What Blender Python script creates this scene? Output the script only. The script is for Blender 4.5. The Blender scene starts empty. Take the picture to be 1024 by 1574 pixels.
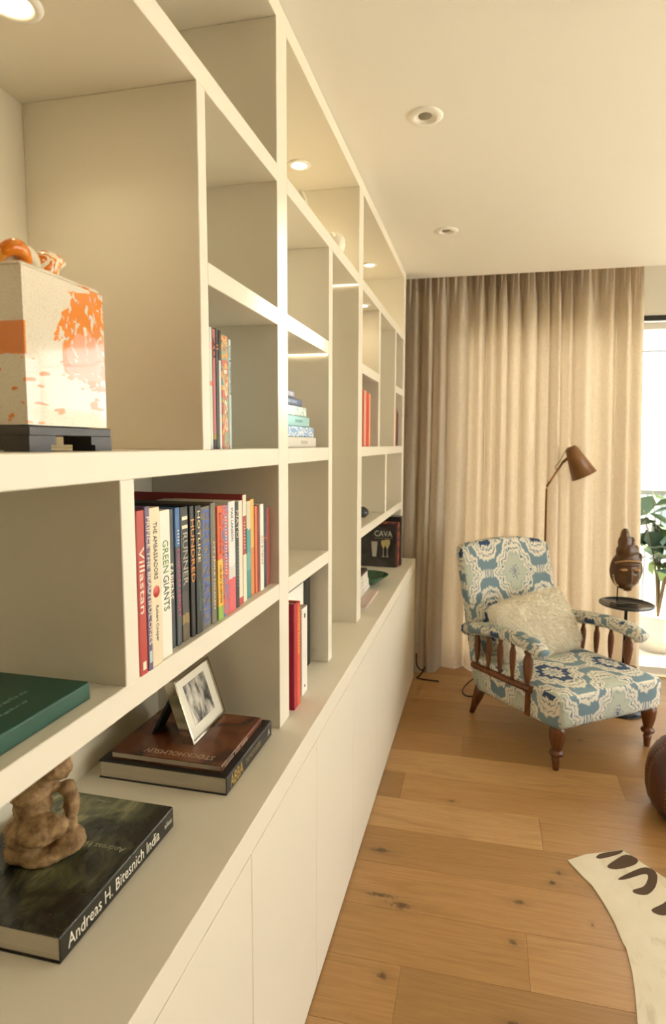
import bpy, bmesh, math, random
from mathutils import Vector, Matrix, noise as mnoise
random.seed(7)
SC = bpy.context.scene
COL = SC.collection
PI = math.pi

# ------------------------------------------------------------------ camera
cam_d = bpy.data.cameras.new('camera')
cam = bpy.data.objects.new('camera', cam_d); COL.objects.link(cam)
_r = (0.97578498, 0.21862894, 0.00671327); _u = (-0.02806111, 0.09468625, 0.9951116); _f = (-0.21692454, 0.97120333, -0.09852839)
cam.matrix_world = Matrix(((_r[0], _u[0], -_f[0], 0.49137), (_r[1], _u[1], -_f[1], 0.0), (_r[2], _u[2], -_f[2], 1.5), (0, 0, 0, 1)))
cam_d.sensor_width = 36.0; cam_d.sensor_fit = 'AUTO'
cam_d.lens = 902.85 / 1574 * 36.0
cam_d.shift_x = (512 - 544.08) / 1574; cam_d.shift_y = (771.04 - 787) / 1574
cam_d.clip_start = 0.02
cam_d.dof.use_dof = True; cam_d.dof.focus_distance = 1.3; cam_d.dof.aperture_fstop = 5.0
SC.camera = cam

# ------------------------------------------------------------------ world, sun, exposure
W = bpy.data.worlds.new('daylight'); SC.world = W; W.use_nodes = True
bg = W.node_tree.nodes['Background']
bg.inputs[0].default_value = (1.0, 0.985, 0.955, 1); bg.inputs[1].default_value = 3.6
sun_d = bpy.data.lights.new('sun', 'SUN'); sun_d.energy = 30.0; sun_d.angle = 0.02; sun_d.color = (1.0, 0.95, 0.87)
sun = bpy.data.objects.new('sun', sun_d); COL.objects.link(sun)
sun.rotation_euler = Vector((-1.0, -.3, -1.3)).to_track_quat('-Z', 'Y').to_euler()
def area(name, loc, direction, sx, sy, energy, color, portal=False):
    d = bpy.data.lights.new(name, 'AREA'); d.shape = 'RECTANGLE'; d.size = sx; d.size_y = sy; d.energy = energy; d.color = color
    if portal: d.cycles.is_portal = True
    o = bpy.data.objects.new(name, d); COL.objects.link(o); o.location = loc
    o.rotation_euler = Vector(direction).to_track_quat('-Z', 'Y').to_euler(); return o
area('garden_window_portal', (4.24, 1.9, 1.3), (-1, 0, 0), 3.5, 2.1, 1, (1, 1, 1), True)
area('balcony_window_portal', (2.3, 4.12, 1.15), (0, -1, 0), 3.6, 2.1, 1, (1, 1, 1), True)
# added spot that puts glare on the shelf posts; its fixture below is made up
sp = bpy.data.lights.new('added_glare_spot', 'SPOT'); sp.energy = 1600; sp.spot_size = 0.12; sp.spot_blend = 1.0; sp.shadow_soft_size = 0.06; sp.color = (1, .95, .86)
spo = bpy.data.objects.new('added_glare_spot', sp); COL.objects.link(spo); spo.location = (4.05, 3.86, 2.1)
spo.rotation_euler = (Vector((0.0, 1.50, 1.80)) - spo.location).to_track_quat('-Z', 'Y').to_euler()
VS = SC.view_settings
VS.view_transform = 'Standard'; VS.look = 'None'; VS.gamma = 1; VS.use_curve_mapping = False
VS.exposure = 0.56

# ------------------------------------------------------------------ helpers
def lin(h):
    h = h.lstrip('#'); c = [int(h[i:i+2], 16) / 255 for i in (0, 2, 4)]
    return tuple((x / 12.92 if x <= .04045 else ((x + .055) / 1.055) ** 2.4) for x in c) + (1.0,)
class NT:
    def __init__(s, name):
        s.m = bpy.data.materials.new(name); s.m.use_nodes = True; s.t = s.m.node_tree; s.n = s.t.nodes; s.b = s.n['Principled BSDF']
    def node(s, kind, **kw):
        o = s.n.new(kind)
        for k, v in kw.items(): setattr(o, k, v)
        return o
    def link(s, a, b): s.t.links.new(a, b)
    def sock(s, inp, v):
        if hasattr(v, 'is_output') or isinstance(v, bpy.types.NodeSocket): s.link(v, inp)
        else: inp.default_value = v
    def math(s, op, a, b=0.0, c=None):
        o = s.node('ShaderNodeMath', operation=op); s.sock(o.inputs[0], a); s.sock(o.inputs[1], b)
        if c is not None: s.sock(o.inputs[2], c)
        return o.outputs[0]
    def mapping(s, vec, scale=(1, 1, 1), loc=(0, 0, 0)):
        o = s.node('ShaderNodeMapping'); s.link(vec, o.inputs[0]); o.inputs['Scale'].default_value = scale; o.inputs['Location'].default_value = loc
        return o.outputs[0]
    def noise(s, vec, scale=5, detail=3, rough=.5, dist=0):
        o = s.node('ShaderNodeTexNoise'); s.link(vec, o.inputs['Vector']); o.inputs['Scale'].default_value = scale
        o.inputs['Detail'].default_value = detail; o.inputs['Roughness'].default_value = rough; o.inputs['Distortion'].default_value = dist
        return o.outputs['Fac']
    def ramp(s, fac, stops, interp='LINEAR'):
        o = s.node('ShaderNodeValToRGB'); o.color_ramp.interpolation = interp; s.sock(o.inputs[0], fac)
        e = o.color_ramp.elements
        while len(e) > 1: e.remove(e[-1])
        e[0].position = stops[0][0]; e[0].color = stops[0][1] if not isinstance(stops[0][1], str) else lin(stops[0][1])
        for p, c in stops[1:]:
            k = e.new(p); k.color = c if not isinstance(c, str) else lin(c)
        return o.outputs[0]
    def mix(s, fac, a, b, mode='MIX'):
        o = s.node('ShaderNodeMix', data_type='RGBA', blend_type=mode); s.sock(o.inputs[0], fac)
        s.sock(o.inputs[6], lin(a) if isinstance(a, str) else a); s.sock(o.inputs[7], lin(b) if isinstance(b, str) else b)
        return o.outputs[2]
    def bump(s, h, strength=.3, dist=.01):
        o = s.node('ShaderNodeBump'); s.link(h, o.inputs['Height']); o.inputs['Strength'].default_value = strength; o.inputs['Distance'].default_value = dist
        s.link(o.outputs[0], s.b.inputs['Normal'])
    def coord(s, which='Object'): return s.node('ShaderNodeTexCoord').outputs[which]
    def pos(s): return s.node('ShaderNodeNewGeometry').outputs['Position']
    def xyz(s, v):
        o = s.node('ShaderNodeSeparateXYZ'); s.link(v, o.inputs[0]); return o.outputs
    def comb(s, x, y, z):
        o = s.node('ShaderNodeCombineXYZ'); s.sock(o.inputs[0], x); s.sock(o.inputs[1], y); s.sock(o.inputs[2], z); return o.outputs[0]
    def color(s, c): s.sock(s.b.inputs['Base Color'], lin(c) if isinstance(c, str) else c)
    def set(s, **kw):
        for k, v in kw.items(): s.b.inputs[k.replace('_', ' ')].default_value = v
        return s
CACHE = {}
def mat(h, rough=.5, metal=0, coat=0, spec=.5, name=None):
    k = (h, rough, metal, coat, spec)
    if k not in CACHE:
        t = NT(name or 'plain_' + h.strip('#')); t.color(h); t.set(Roughness=rough, Metallic=metal); t.b.inputs['Coat Weight'].default_value = coat; t.b.inputs['Specular IOR Level'].default_value = spec
        CACHE[k] = t.m
    return CACHE[k]
def emit(name, col, strength):
    t = NT(name); t.color('#ffffff'); t.b.inputs['Emission Color'].default_value = lin(col); t.b.inputs['Emission Strength'].default_value = strength; return t.m

def bm_box(bm, lo, hi):
    x0, y0, z0 = lo; x1, y1, z1 = hi
    v = [bm.verts.new(p) for p in ((x0,y0,z0),(x1,y0,z0),(x1,y1,z0),(x0,y1,z0),(x0,y0,z1),(x1,y0,z1),(x1,y1,z1),(x0,y1,z1))]
    for f in ((3,2,1,0),(4,5,6,7),(0,1,5,4),(1,2,6,5),(2,3,7,6),(3,0,4,7)): bm.faces.new([v[i] for i in f])
    return v
def to_mesh(bm, name='m', smooth=False):
    bmesh.ops.recalc_face_normals(bm, faces=bm.faces[:])
    me = bpy.data.meshes.new(name); bm.to_mesh(me); bm.free()
    if smooth:
        for p in me.polygons: p.use_smooth = True
    return me
def box_mesh(lo, hi, bev=0.0, seg=1):
    bm = bmesh.new(); bm_box(bm, lo, hi)
    if bev: bmesh.ops.bevel(bm, geom=bm.edges[:], offset=bev, segments=seg, affect='EDGES', profile=.5)
    return to_mesh(bm)
def link(name, me, m=None, parent=None, loc=None, rot=None, label=None, cat=None, group=None, kind=None):
    o = bpy.data.objects.new(name, me); COL.objects.link(o)
    if me is not None and m is not None and len(me.materials) == 0: me.materials.append(m)
    if parent is not None: o.parent = parent
    if loc is not None: o.location = loc
    if rot is not None: o.rotation_euler = rot
    for k, v in (('label', label), ('category', cat), ('group', group), ('kind', kind)):
        if v: o[k] = v
    return o
def box(name, lo, hi, m, parent=None, bev=0.0, **kw): return link(name, box_mesh(lo, hi, bev), m, parent, **kw)
def thing(name, label, cat, loc=(0, 0, 0), rot=(0, 0, 0), group=None): return link(name, None, None, None, loc, rot, label, cat, group)
def lathe_mesh(prof, seg=24, smooth=True, axis_tf=None):
    bm = bmesh.new(); rings = []
    for r, z in prof:
        if r < 1e-5: rings.append([bm.verts.new((0, 0, z))])
        else: rings.append([bm.verts.new((r * math.cos(2*PI*i/seg), r * math.sin(2*PI*i/seg), z)) for i in range(seg)])
    for a, b in zip(rings, rings[1:]):
        for i in range(seg):
            j = (i + 1) % seg
            if len(a) == 1 and len(b) == 1: continue
            if len(a) == 1: bm.faces.new((a[0], b[i], b[j]))
            elif len(b) == 1: bm.faces.new((a[i], b[0], a[j]))
            else: bm.faces.new((a[i], b[i], b[j], a[j]))
    if axis_tf: bmesh.ops.transform(bm, matrix=axis_tf, verts=bm.verts[:])
    return to_mesh(bm, smooth=smooth)
def tube_mesh(pts, rad, seg=10, rads=None, flat=(1, 1), smooth=True, up0=None):
    bm = bmesh.new(); P = [Vector(p) for p in pts]; rings = []; up = Vector(up0 or (0, 0, 1))
    for i, p in enumerate(P):
        d = (P[min(i+1, len(P)-1)] - P[max(i-1, 0)]).normalized()
        a = d.cross(up)
        if a.length < 1e-3: a = d.cross(Vector((1, 0, 0)))
        a.normalize(); b = a.cross(d).normalized(); r = rads[i] if rads else rad
        rings.append([bm.verts.new(p + a * (r * flat[0] * math.cos(2*PI*k/seg)) + b * (r * flat[1] * math.sin(2*PI*k/seg))) for k in range(seg)])
    for a, b in zip(rings, rings[1:]):
        for k in range(seg): bm.faces.new((a[k], a[(k+1) % seg], b[(k+1) % seg], b[k]))
    bm.faces.new(rings[0]); bm.faces.new(rings[-1][::-1])
    return to_mesh(bm, smooth=smooth)
def spline(pts, n=8):
    P = [Vector(p) for p in pts]; out = []
    for i in range(len(P) - 1):
        p0, p1, p2, p3 = P[max(i-1, 0)], P[i], P[i+1], P[min(i+2, len(P)-1)]
        for k in range(n):
            t = k / n
            out.append(.5 * ((2*p1) + (-p0+p2)*t + (2*p0-5*p1+4*p2-p3)*t*t + (-p0+3*p1-3*p2+p3)*t**3))
    out.append(P[-1]); return out
def prism_mesh(poly, z0, z1, bev=0):
    bm = bmesh.new(); a = [bm.verts.new((x, y, z0)) for x, y in poly]; b = [bm.verts.new((x, y, z1)) for x, y in poly]
    bm.faces.new(a[::-1]); bm.faces.new(b)
    n = len(poly)
    for i in range(n): bm.faces.new((a[i], a[(i+1) % n], b[(i+1) % n], b[i]))
    return to_mesh(bm)
def rbox_bm(hx, hy, hz, r, cuts=10):
    bm = bmesh.new(); bmesh.ops.create_cube(bm, size=2)
    bmesh.ops.subdivide_edges(bm, edges=bm.edges[:], cuts=cuts, use_grid_fill=True)
    h = Vector((hx, hy, hz))
    for v in bm.verts:
        p = Vector((v.co.x*hx, v.co.y*hy, v.co.z*hz)); inn = Vector([max(-(h[i]-r), min(h[i]-r, p[i])) for i in range(3)])
        d = p - inn
        v.co = inn + d.normalized() * r if d.length > 1e-9 else p
    return bm
def blob_mesh(ells, voxel=.004, disp=0.0, dscale=.03, smooth_it=4):
    bm = bmesh.new()
    for (c, r) in ells:
        k = bmesh.ops.create_icosphere(bm, subdivisions=3, radius=1)
        for v in k['verts']: v.co = Vector((c[0]+v.co.x*r[0], c[1]+v.co.y*r[1], c[2]+v.co.z*r[2]))
    me = to_mesh(bm); tmp = bpy.data.objects.new('tmp', me); COL.objects.link(tmp)
    a = tmp.modifiers.new('r', 'REMESH'); a.mode = 'VOXEL'; a.voxel_size = voxel
    s = tmp.modifiers.new('s', 'SMOOTH'); s.iterations = smooth_it; s.factor = .5
    if disp:
        tx = bpy.data.textures.new('dt', 'CLOUDS'); tx.noise_scale = dscale
        d = tmp.modifiers.new('d', 'DISPLACE'); d.texture = tx; d.strength = disp; d.mid_level = .5; d.texture_coords = 'LOCAL'
    dg = bpy.context.evaluated_depsgraph_get(); out = bpy.data.meshes.new_from_object(tmp.evaluated_get(dg))
    bpy.data.objects.remove(tmp)
    for p in out.polygons: p.use_smooth = True
    return out
def text_mesh(body, width, height, ext=.0002, shear=0.0):
    cu = bpy.data.curves.new('t', 'FONT'); cu.body = body; cu.size = 1; cu.extrude = .01; cu.resolution_u = 2; cu.shear = shear
    tmp = bpy.data.objects.new('tmp', cu); COL.objects.link(tmp)
    dg = bpy.context.evaluated_depsgraph_get(); me = bpy.data.meshes.new_from_object(tmp.evaluated_get(dg))
    bpy.data.objects.remove(tmp); bpy.data.curves.remove(cu)
    xs = [v.co.x for v in me.vertices]; ys = [v.co.y for v in me.vertices]
    if not xs: return me
    x0, x1, y0, y1 = min(xs), max(xs), min(ys), max(ys)
    for v in me.vertices:
        v.co.x = ((v.co.x - x0) / max(x1 - x0, 1e-6) - .5) * width; v.co.y = ((v.co.y - y0) / max(y1 - y0, 1e-6) - .5) * height
        v.co.z = ext if v.co.z > 0 else -ext
    return me
def frame_matrix(X, Y, o):
    X = Vector(X).normalized(); Y = Vector(Y).normalized(); Z = X.cross(Y)
    return Matrix(((X.x, Y.x, Z.x, o[0]), (X.y, Y.y, Z.y, o[1]), (X.z, Y.z, Z.z, o[2]), (0, 0, 0, 1)))
def lettering(body, parent, X, Y, o, width, height, m, name='title_lettering', shear=0.0):
    me = text_mesh(body, width, height, shear=shear); me.transform(frame_matrix(X, Y, o))
    return link(name, me, m, parent)

# ------------------------------------------------------------------ materials
def paint(name, h, rough):
    t = NT(name); t.color(h); t.set(Roughness=rough)
    t.bump(t.noise(t.pos(), 220, 2), .03, .001); return t.m
M_paint = paint('satin_cream_paint', '#EAE3D1', .42)
M_inner = paint('satin_cream_paint_inside', '#E6DDC6', .5)
M_ceil = paint('ceiling_paint', '#F4F0E6', .8)
M_wall = paint('wall_paint', '#E9E3D6', .8)
M_dark = mat('#17150F', .5)
M_black = mat('#1B1A18', .45)
def floor_mat():
    t = NT('oiled_oak'); rnd = t.node('ShaderNodeObjectInfo').outputs['Random']; p = t.xyz(t.pos())
    off = t.math('MULTIPLY', rnd, 37.0)
    v = t.comb(t.math('ADD', p[0], off), t.math('ADD', p[1], off), 0.0)
    g = t.noise(t.mapping(v, (2.5, 60, 1)), 2.0, 5, .65, .5)
    g2 = t.noise(t.mapping(v, (1.0, 6, 1)), 2.2, 5, .6, 1.6)
    base = t.ramp(rnd, [(0, '#A07A49'), (.25, '#B78D5A'), (.5, '#C59D68'), (.7, '#AC824E'), (.85, '#BF955F'), (1, '#D4B080')])
    c = t.mix(t.math('MULTIPLY', t.ramp(g, [(.35, (1, 1, 1, 1)), (.6, (0, 0, 0, 1))]), .35), base, t.mix(1, base, '#C9A880', 'MULTIPLY'))
    c = t.mix(t.math('MULTIPLY', t.ramp(g2, [(.5, (0, 0, 0, 1)), (.72, (1, 1, 1, 1))]), .5), c, '#97703F')
    w = t.noise(t.pos(), 55, 3, .7); w2 = t.noise(t.mapping(t.pos(), (1, 5, 1)), 60, 3, .7); tot = None
    for (kx, ky, r, ax) in ((.156, 2.015, .016, 2.6), (.262, 1.772, .017, 2.6), (.19, 1.80, .010, 6.0), (.614, 1.705, .013, 1.1), (.247, 1.508, .016, 1.0), (.785, 2.042, .011, 1.2), (.757, 1.988, .010, 1.4), (.60, 1.44, .014, 1.6), (.64, 1.87, .012, 2.0), (.86, 1.83, .008, .6), (1.0, 3.05, .010, 1.0), (.39, 2.38, .010, 2.0)):
        dx = t.math('DIVIDE', t.math('SUBTRACT', p[0], kx), ax); dy = t.math('SUBTRACT', p[1], ky)
        d = t.math('DIVIDE', t.math('SQRT', t.math('ADD', t.math('MULTIPLY', dx, dx), t.math('MULTIPLY', dy, dy))), r)
        tot = d if tot is None else t.math('MINIMUM', tot, d)
    d = t.math('ADD', tot, t.math('MULTIPLY', t.math('SUBTRACT', t.math('ADD', w, w2), 1.0), 2.2))
    c = t.mix(t.ramp(t.math('MULTIPLY', d, .25), [(0, (.75, .75, .75, 1)), (.14, (.6, .6, .6, 1)), (.22, (.16, .16, .16, 1)), (.7, (0, 0, 0, 1))]), c, '#241A12')
    t.color(c); t.set(Roughness=.36); t.bump(g, .05, .002); return t.m
M_floor = floor_mat()
def wood_mat(name, a, b, rough=.3, sc=(6, 6, 40)):
    t = NT(name); v = t.mapping(t.coord(), sc); g = t.noise(v, 2, 4, .6, .8)
    t.color(t.mix(t.ramp(g, [(.3, (0, 0, 0, 1)), (.7, (1, 1, 1, 1))]), a, b)); t.set(Roughness=rough); return t.m
M_mahog = wood_mat('polished_mahogany', '#55301A', '#824E2A', .25, (9, 9, 3))
def linen():
    t = NT('linen_curtain'); p = t.pos()
    a = t.noise(t.mapping(p, (60, 60, 500)), 1, 2); b = t.noise(t.mapping(p, (500, 500, 30)), 1, 2); s = t.noise(t.mapping(p, (9, 9, .3)), 1, 2)
    w = t.math('ADD', t.math('MULTIPLY', a, .5), t.math('MULTIPLY', b, .5))
    c = t.mix(t.ramp(w, [(.35, (0, 0, 0, 1)), (.65, (1, 1, 1, 1))]), '#CCC0AD', '#E0D6C5')
    d = t.node('ShaderNodeBsdfDiffuse'); t.link(c, d.inputs[0]); tr = t.node('ShaderNodeBsdfTranslucent')
    t.link(t.mix(1, c, '#FAEAD6', 'MULTIPLY'), tr.inputs[0])
    mx = t.node('ShaderNodeMixShader'); mx.inputs[0].default_value = .42; t.link(d.outputs[0], mx.inputs[1]); t.link(tr.outputs[0], mx.inputs[2])
    t.link(mx.outputs[0], t.n['Material Output'].inputs[0]); return t.m
M_linen = linen()
def glass():
    t = NT('window_glass'); tr = t.node('ShaderNodeBsdfTransparent'); tr.inputs[0].default_value = (.97, .985, .98, 1); gl = t.node('ShaderNodeBsdfGlossy'); gl.inputs['Roughness'].default_value = .02
    fr = t.node('ShaderNodeFresnel'); fr.inputs[0].default_value = 1.3
    mx = t.node('ShaderNodeMixShader'); t.link(fr.outputs[0], mx.inputs[0]); t.link(tr.outputs[0], mx.inputs[1]); t.link(gl.outputs[0], mx.inputs[2])
    t.link(mx.outputs[0], t.n['Material Output'].inputs[0]); return t.m
M_glass = glass()
def leather(name, a, b, rough=.35):
    t = NT(name); v = t.coord(); n = t.noise(v, 14, 4); vo = t.node('ShaderNodeTexVoronoi'); t.link(v, vo.inputs['Vector']); vo.inputs['Scale'].default_value = 160
    t.color(t.mix(n, a, b)); t.set(Roughness=rough); t.bump(vo.outputs['Distance'], .25, .002); return t.m
def bands(name, stops, H, rough=.45, pat=None):
    t = NT(name); z = t.xyz(t.coord())[2]; f = t.math('DIVIDE', z, H)
    if pat: f = t.math('ADD', f, t.math('MULTIPLY', t.math('SUBTRACT', t.noise(t.coord(), pat[0], 1), .5), pat[1]))
    t.color(t.ramp(f, stops, 'CONSTANT')); t.set(Roughness=rough); return t.m
def patches(name, cols, scale=30, rough=.45, stretch=(1, 1, 1)):
    t = NT(name); n = t.noise(t.mapping(t.coord(), stretch), scale, 2, .5, 1.0); k = len(cols)
    t.color(t.ramp(n, [(.28 + .44 * i / k, c) for i, c in enumerate(cols)], 'CONSTANT')); t.set(Roughness=rough); return t.m
def ikat():
    t = NT('ikat_fabric'); uv = t.xyz(t.node('ShaderNodeUVMap').outputs[0]); u, v = uv[0], uv[1]
    vec = t.comb(u, v, 0.0)
    n1 = t.noise(t.mapping(vec, (190, 10, 1)), 1, 2); n2 = t.noise(vec, 34, 3)
    v2 = t.math('ADD', v, t.math('MULTIPLY', t.math('SUBTRACT', n1, .5), .030)); u2 = t.math('ADD', u, t.math('MULTIPLY', t.math('SUBTRACT', n2, .5), .016))
    n3 = t.noise(t.mapping(vec, (70, 34, 1)), 1, 2)
    P, Q = .37, .52
    def cell(su, sv):
        a = t.math('SUBTRACT', t.math('FRACT', t.math('ADD', t.math('DIVIDE', u2, P), su)), .5); b = t.math('SUBTRACT', t.math('FRACT', t.math('ADD', t.math('DIVIDE', v2, Q), sv)), .5)
        a = t.math('MULTIPLY', a, P); b = t.math('MULTIPLY', b, Q)
        aa, ab = t.math('ABSOLUTE', a), t.math('ABSOLUTE', b)
        x = t.math('DIVIDE', aa, .142); y = t.math('DIVIDE', ab, .200)
        l2 = t.math('SQRT', t.math('ADD', t.math('MULTIPLY', x, x), t.math('MULTIPLY', y, y))); l1 = t.math('ADD', x, y)
        d = t.math('ADD', t.math('MULTIPLY', l2, .38), t.math('MULTIPLY', l1, .54))
        ang = t.math('ARCTAN2', aa, ab)
        d = t.math('ADD', d, t.math('MULTIPLY', t.math('COSINE', t.math('MULTIPLY', ang, 10.0)), .06))
        d = t.math('ADD', d, t.math('MULTIPLY', t.math('SUBTRACT', n3, .5), .24))
        return d, a, b
    CR, PALE, ST, NV, GR = '#F0E8D4', '#C9CDB9', '#5E7A8A', '#2A446B', '#7A929B'
    dA, aA, bA = cell(0.0, 0.0); dB, aB, bB = cell(.5, .5)
    cA = t.ramp(dA, [(0, NV), (.06, CR), (.12, ST), (.17, PALE), (.50, '#9FAC9F'), (.52, PALE), (.58, CR), (.66, ST), (.70, CR), (.82, ST), (.85, CR), (.97, GR)], 'CONSTANT')
    cB = t.ramp(dB, [(0, ST), (.06, CR), (.14, ST), (.19, CR), (.32, NV), (.55, CR), (.63, ST), (.67, CR), (.80, ST), (.83, CR), (.95, GR)], 'CONSTANT')
    c = t.mix(t.math('LESS_THAN', dA, dB), cB, cA)
    # rows of short bars between the medallions
    for a, b in ((aA, bA), (aB, bB)):
        inx = t.math('GREATER_THAN', t.math('ABSOLUTE', a), .146); iny = t.math('LESS_THAN', t.math('ABSOLUTE', b), .022)
        st = t.math('GREATER_THAN', t.math('FRACT', t.math('DIVIDE', a, .0145)), .5)
        c = t.mix(t.math('MULTIPLY', t.math('MULTIPLY', inx, iny), st), c, CR)
    c = t.mix(t.math('MULTIPLY', t.noise(t.mapping(vec, (400, 60, 1)), 1, 2), .25), c, '#617A88')
    t.color(c); t.set(Roughness=.85); t.bump(t.noise(vec, 900, 2), .15, .001); return t.m
M_ikat = ikat()
def pages_mat():
    t = NT('paper_pages'); t.color('#DDD3BC'); t.set(Roughness=.9)
    w = t.noise(t.mapping(t.coord(), (1, 900, 1)), 1, 2); t.color(t.mix(w, '#B8AE98', '#E6DDC8')); return t.m
M_pages = pages_mat()

# ------------------------------------------------------------------ room shell
D = -.344; XC = .0758
ZC, ZLB, ZLT, ZMB, ZMT, ZSB, ZST, ZUB, ZUT, ZCB, ZCT = .776, 1.112, 1.152, 1.447, 1.487, 1.7805, 1.8195, 2.106, 2.1455, 2.464, 2.508
YL = (.7186, .7523); Y0 = (.9662, .9969); Y1 = (1.3578, 1.4282); Y2 = (1.826, 1.87); Y3 = (2.2654, 2.3413); Y5 = (3.515, 3.59); YEND = 3.67; YS = -1.3
fl = box('floor', (-.42, -3.0, -.12), (4.2, 4.05, -.0145), mat('#2A1D12', .9), kind='structure')
row_h = .2; y = -3.0; lens = [1.9, 2.2, 1.6]; pl_mesh = {}; first = True
while y < 4.04:
    h = min(.15 if first else row_h, 4.05 - y); first = False; x = -.42 - random.uniform(0, 1.7)
    while x < 4.2:
        L = random.choice(lens); a, b = max(x, -.42), min(x + L, 4.2); x += L
        if b - a < .05: continue
        key = (round(b - a, 3), round(h, 3))
        if key not in pl_mesh: pl_mesh[key] = box_mesh((0, 0, -.014), (b - a - .0006, h - .0006, 0), .0006)
        link('plank', pl_mesh[key], M_floor, fl, loc=(a, y, 0))
    y += h
box('ceiling', (-.42, -3.0, ZCT + .002), (4.2, 3.72, ZCT + .2), M_ceil, kind='structure')
box('ceiling', (-.42, 3.72, ZCT + .15), (4.2, 4.05, ZCT + .2), M_ceil, kind='structure')
box('wall_left', (-.55, -3.0, 0), (-.42, 4.2, 2.72), M_wall, kind='structure')
box('wall_back', (-.55, -3.15, 0), (4.35, -3.0, 2.72), paint('warm_ochre_wall', '#84592E', .8), kind='structure')
wf = box('wall_far', (-.42, 4.05, 0), (.27, 4.2, 2.72), M_wall, kind='structure')
box('lintel', (.27, 4.05, 2.285), (4.2, 4.2, 2.72), M_wall, wf)
wr = box('wall_right', (4.2, -3.0, 0), (4.35, .15, 2.72), M_wall, kind='structure')
box('pier', (4.2, 3.65, 0), (4.35, 4.2, 2.72), M_wall, wr)
box('sill_wall', (4.2, .15, 0), (4.35, 3.65, .25), M_wall, wr); box('lintel', (4.2, .15, 2.36), (4.35, 3.65, 2.72), M_wall, wr)
# balcony door / window behind the curtain
def window(name, x0, x1, z0, z1, yy, m, axis='x', mull=()):
    w = link(name, None, kind='structure')
    def bx(n, a0, a1, b0, b1, mm, t0=0, t1=.05):
        if axis == 'x': return box(n, (a0, yy + t0, b0), (a1, yy + t1, b1), mm, w)
        return box(n, (yy + t0, a0, b0), (yy + t1, a1, b1), mm, w)
    e = .045
    bx('frame_rail', x0, x1, z1 - e, z1, m); bx('frame_rail', x0, x1, z0, z0 + e, m)
    xs = [x0] + list(mull) + [x1]
    for k, xx in enumerate(xs): bx('frame_stile', xx - (e if k == len(xs)-1 else (0 if k == 0 else e/2)), xx + (0 if k == len(xs)-1 else (e if k == 0 else e/2)), z0 + e, z1 - e, m)
    for a, b in zip(xs, xs[1:]): bx('glass_pane', a + .046, b - .046, z0 + e + .001, z1 - e - .001, M_glass, .02, .028)
    return w
M_white = mat('#F2EEE4', .4)
w1 = window('window_1', .27, 4.2, .0, 2.27, 4.09, M_white, mull=(1.72, 2.9))
box('transom_bar', (1.3, 4.088, 2.085), (4.15, 4.092, 2.095), mat('#9A9A92', .5), w1)
box('black_track', (.27, 4.04, 2.272), (4.2, 4.075, 2.3), M_black, w1)
window('window_2', .15, 3.65, .25, 2.36, 4.25, M_white, 'y', mull=(1.32, 2.48))
box('baseboard_far', (.078, 4.03, 0), (.27, 4.05, .09), M_white, kind='structure')

# ------------------------------------------------------------------ ceiling downlights (switched off)
M_off = mat('#8C8672', .3)
for k, yy in enumerate((1.928, 2.933)):
    t = thing('ceiling_downlight', ['white recessed ceiling downlight, the larger one nearer the camera', 'white recessed ceiling downlight nearer the curtain'][k], 'downlight', (.279, yy, ZCT + .002), group='unlit ceiling downlights')
    link('trim_ring', lathe_mesh([(.03, .004), (.03, -.004), (.036, -.007), (.05, -.005), (.056, 0), (.056, .004), (.03, .004)], 32), M_white, t)
    link('bulb', lathe_mesh([(0, -.003), (.015, -.0025), (.024, .001), (.024, .003)], 24), M_off, t)
    link('reflector', lathe_mesh([(.03, -.003), (.024, -.0005)], 24), M_white, t)

# ------------------------------------------------------------------ fitted bookcase
bc = thing('fitted_bookcase', 'built-in cream bookcase with staggered open shelves along the left wall', 'bookcase')
BV = .0012
box('back_panel', (D - .02, YS, ZC), (D, Y5[1], ZCT), M_inner, bc)
box('top_panel', (D, YS, ZCB), (0, Y5[1], ZCT), M_paint, bc, BV)
def upright(y0, y1, z0, z1): box('upright', (D, y0, z0), (0, y1, z1), M_paint, bc, BV)
def shelf(y0, y1, z0, z1): box('shelf', (D, y0, z0), (0, y1, z1), M_paint, bc, BV)
upright(*Y1, ZC, ZCB); upright(*Y3, ZC, ZCB); upright(*Y5, ZC, ZCB); upright(YS, YS + .035, ZC, ZCB)
upright(*Y2, ZC, ZUB)
upright(*Y0, ZMT, ZUB); upright(*YL, ZLT, ZMB)
for a, b in ((YS + .035, Y1[0]), (Y1[1], Y3[0]), (Y3[1], Y5[0])): shelf(a, b, ZUB, ZUT)
for a, b in ((YS + .035, Y1[0]), (Y1[1], Y2[0]), (Y3[1], Y5[0])):
    shelf(a, b, ZMB, ZMT); shelf(a, b, ZLB, ZLT)
YA = (2.712, 2.752); YB = (3.2, 3.24); YD = (2.925, 2.962)
upright(*YA, ZMT, ZUB); upright(*YB, ZMT, ZUB); upright(*YD, ZLT, ZMB)
for a, b in ((Y0[1], Y1[0]), (Y1[1], Y2[0]), (Y3[1], YA[0]), (YB[1], Y5[0])): shelf(a, b, ZSB, ZST)
upright(-.2, -.165, ZC, ZCB)

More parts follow.
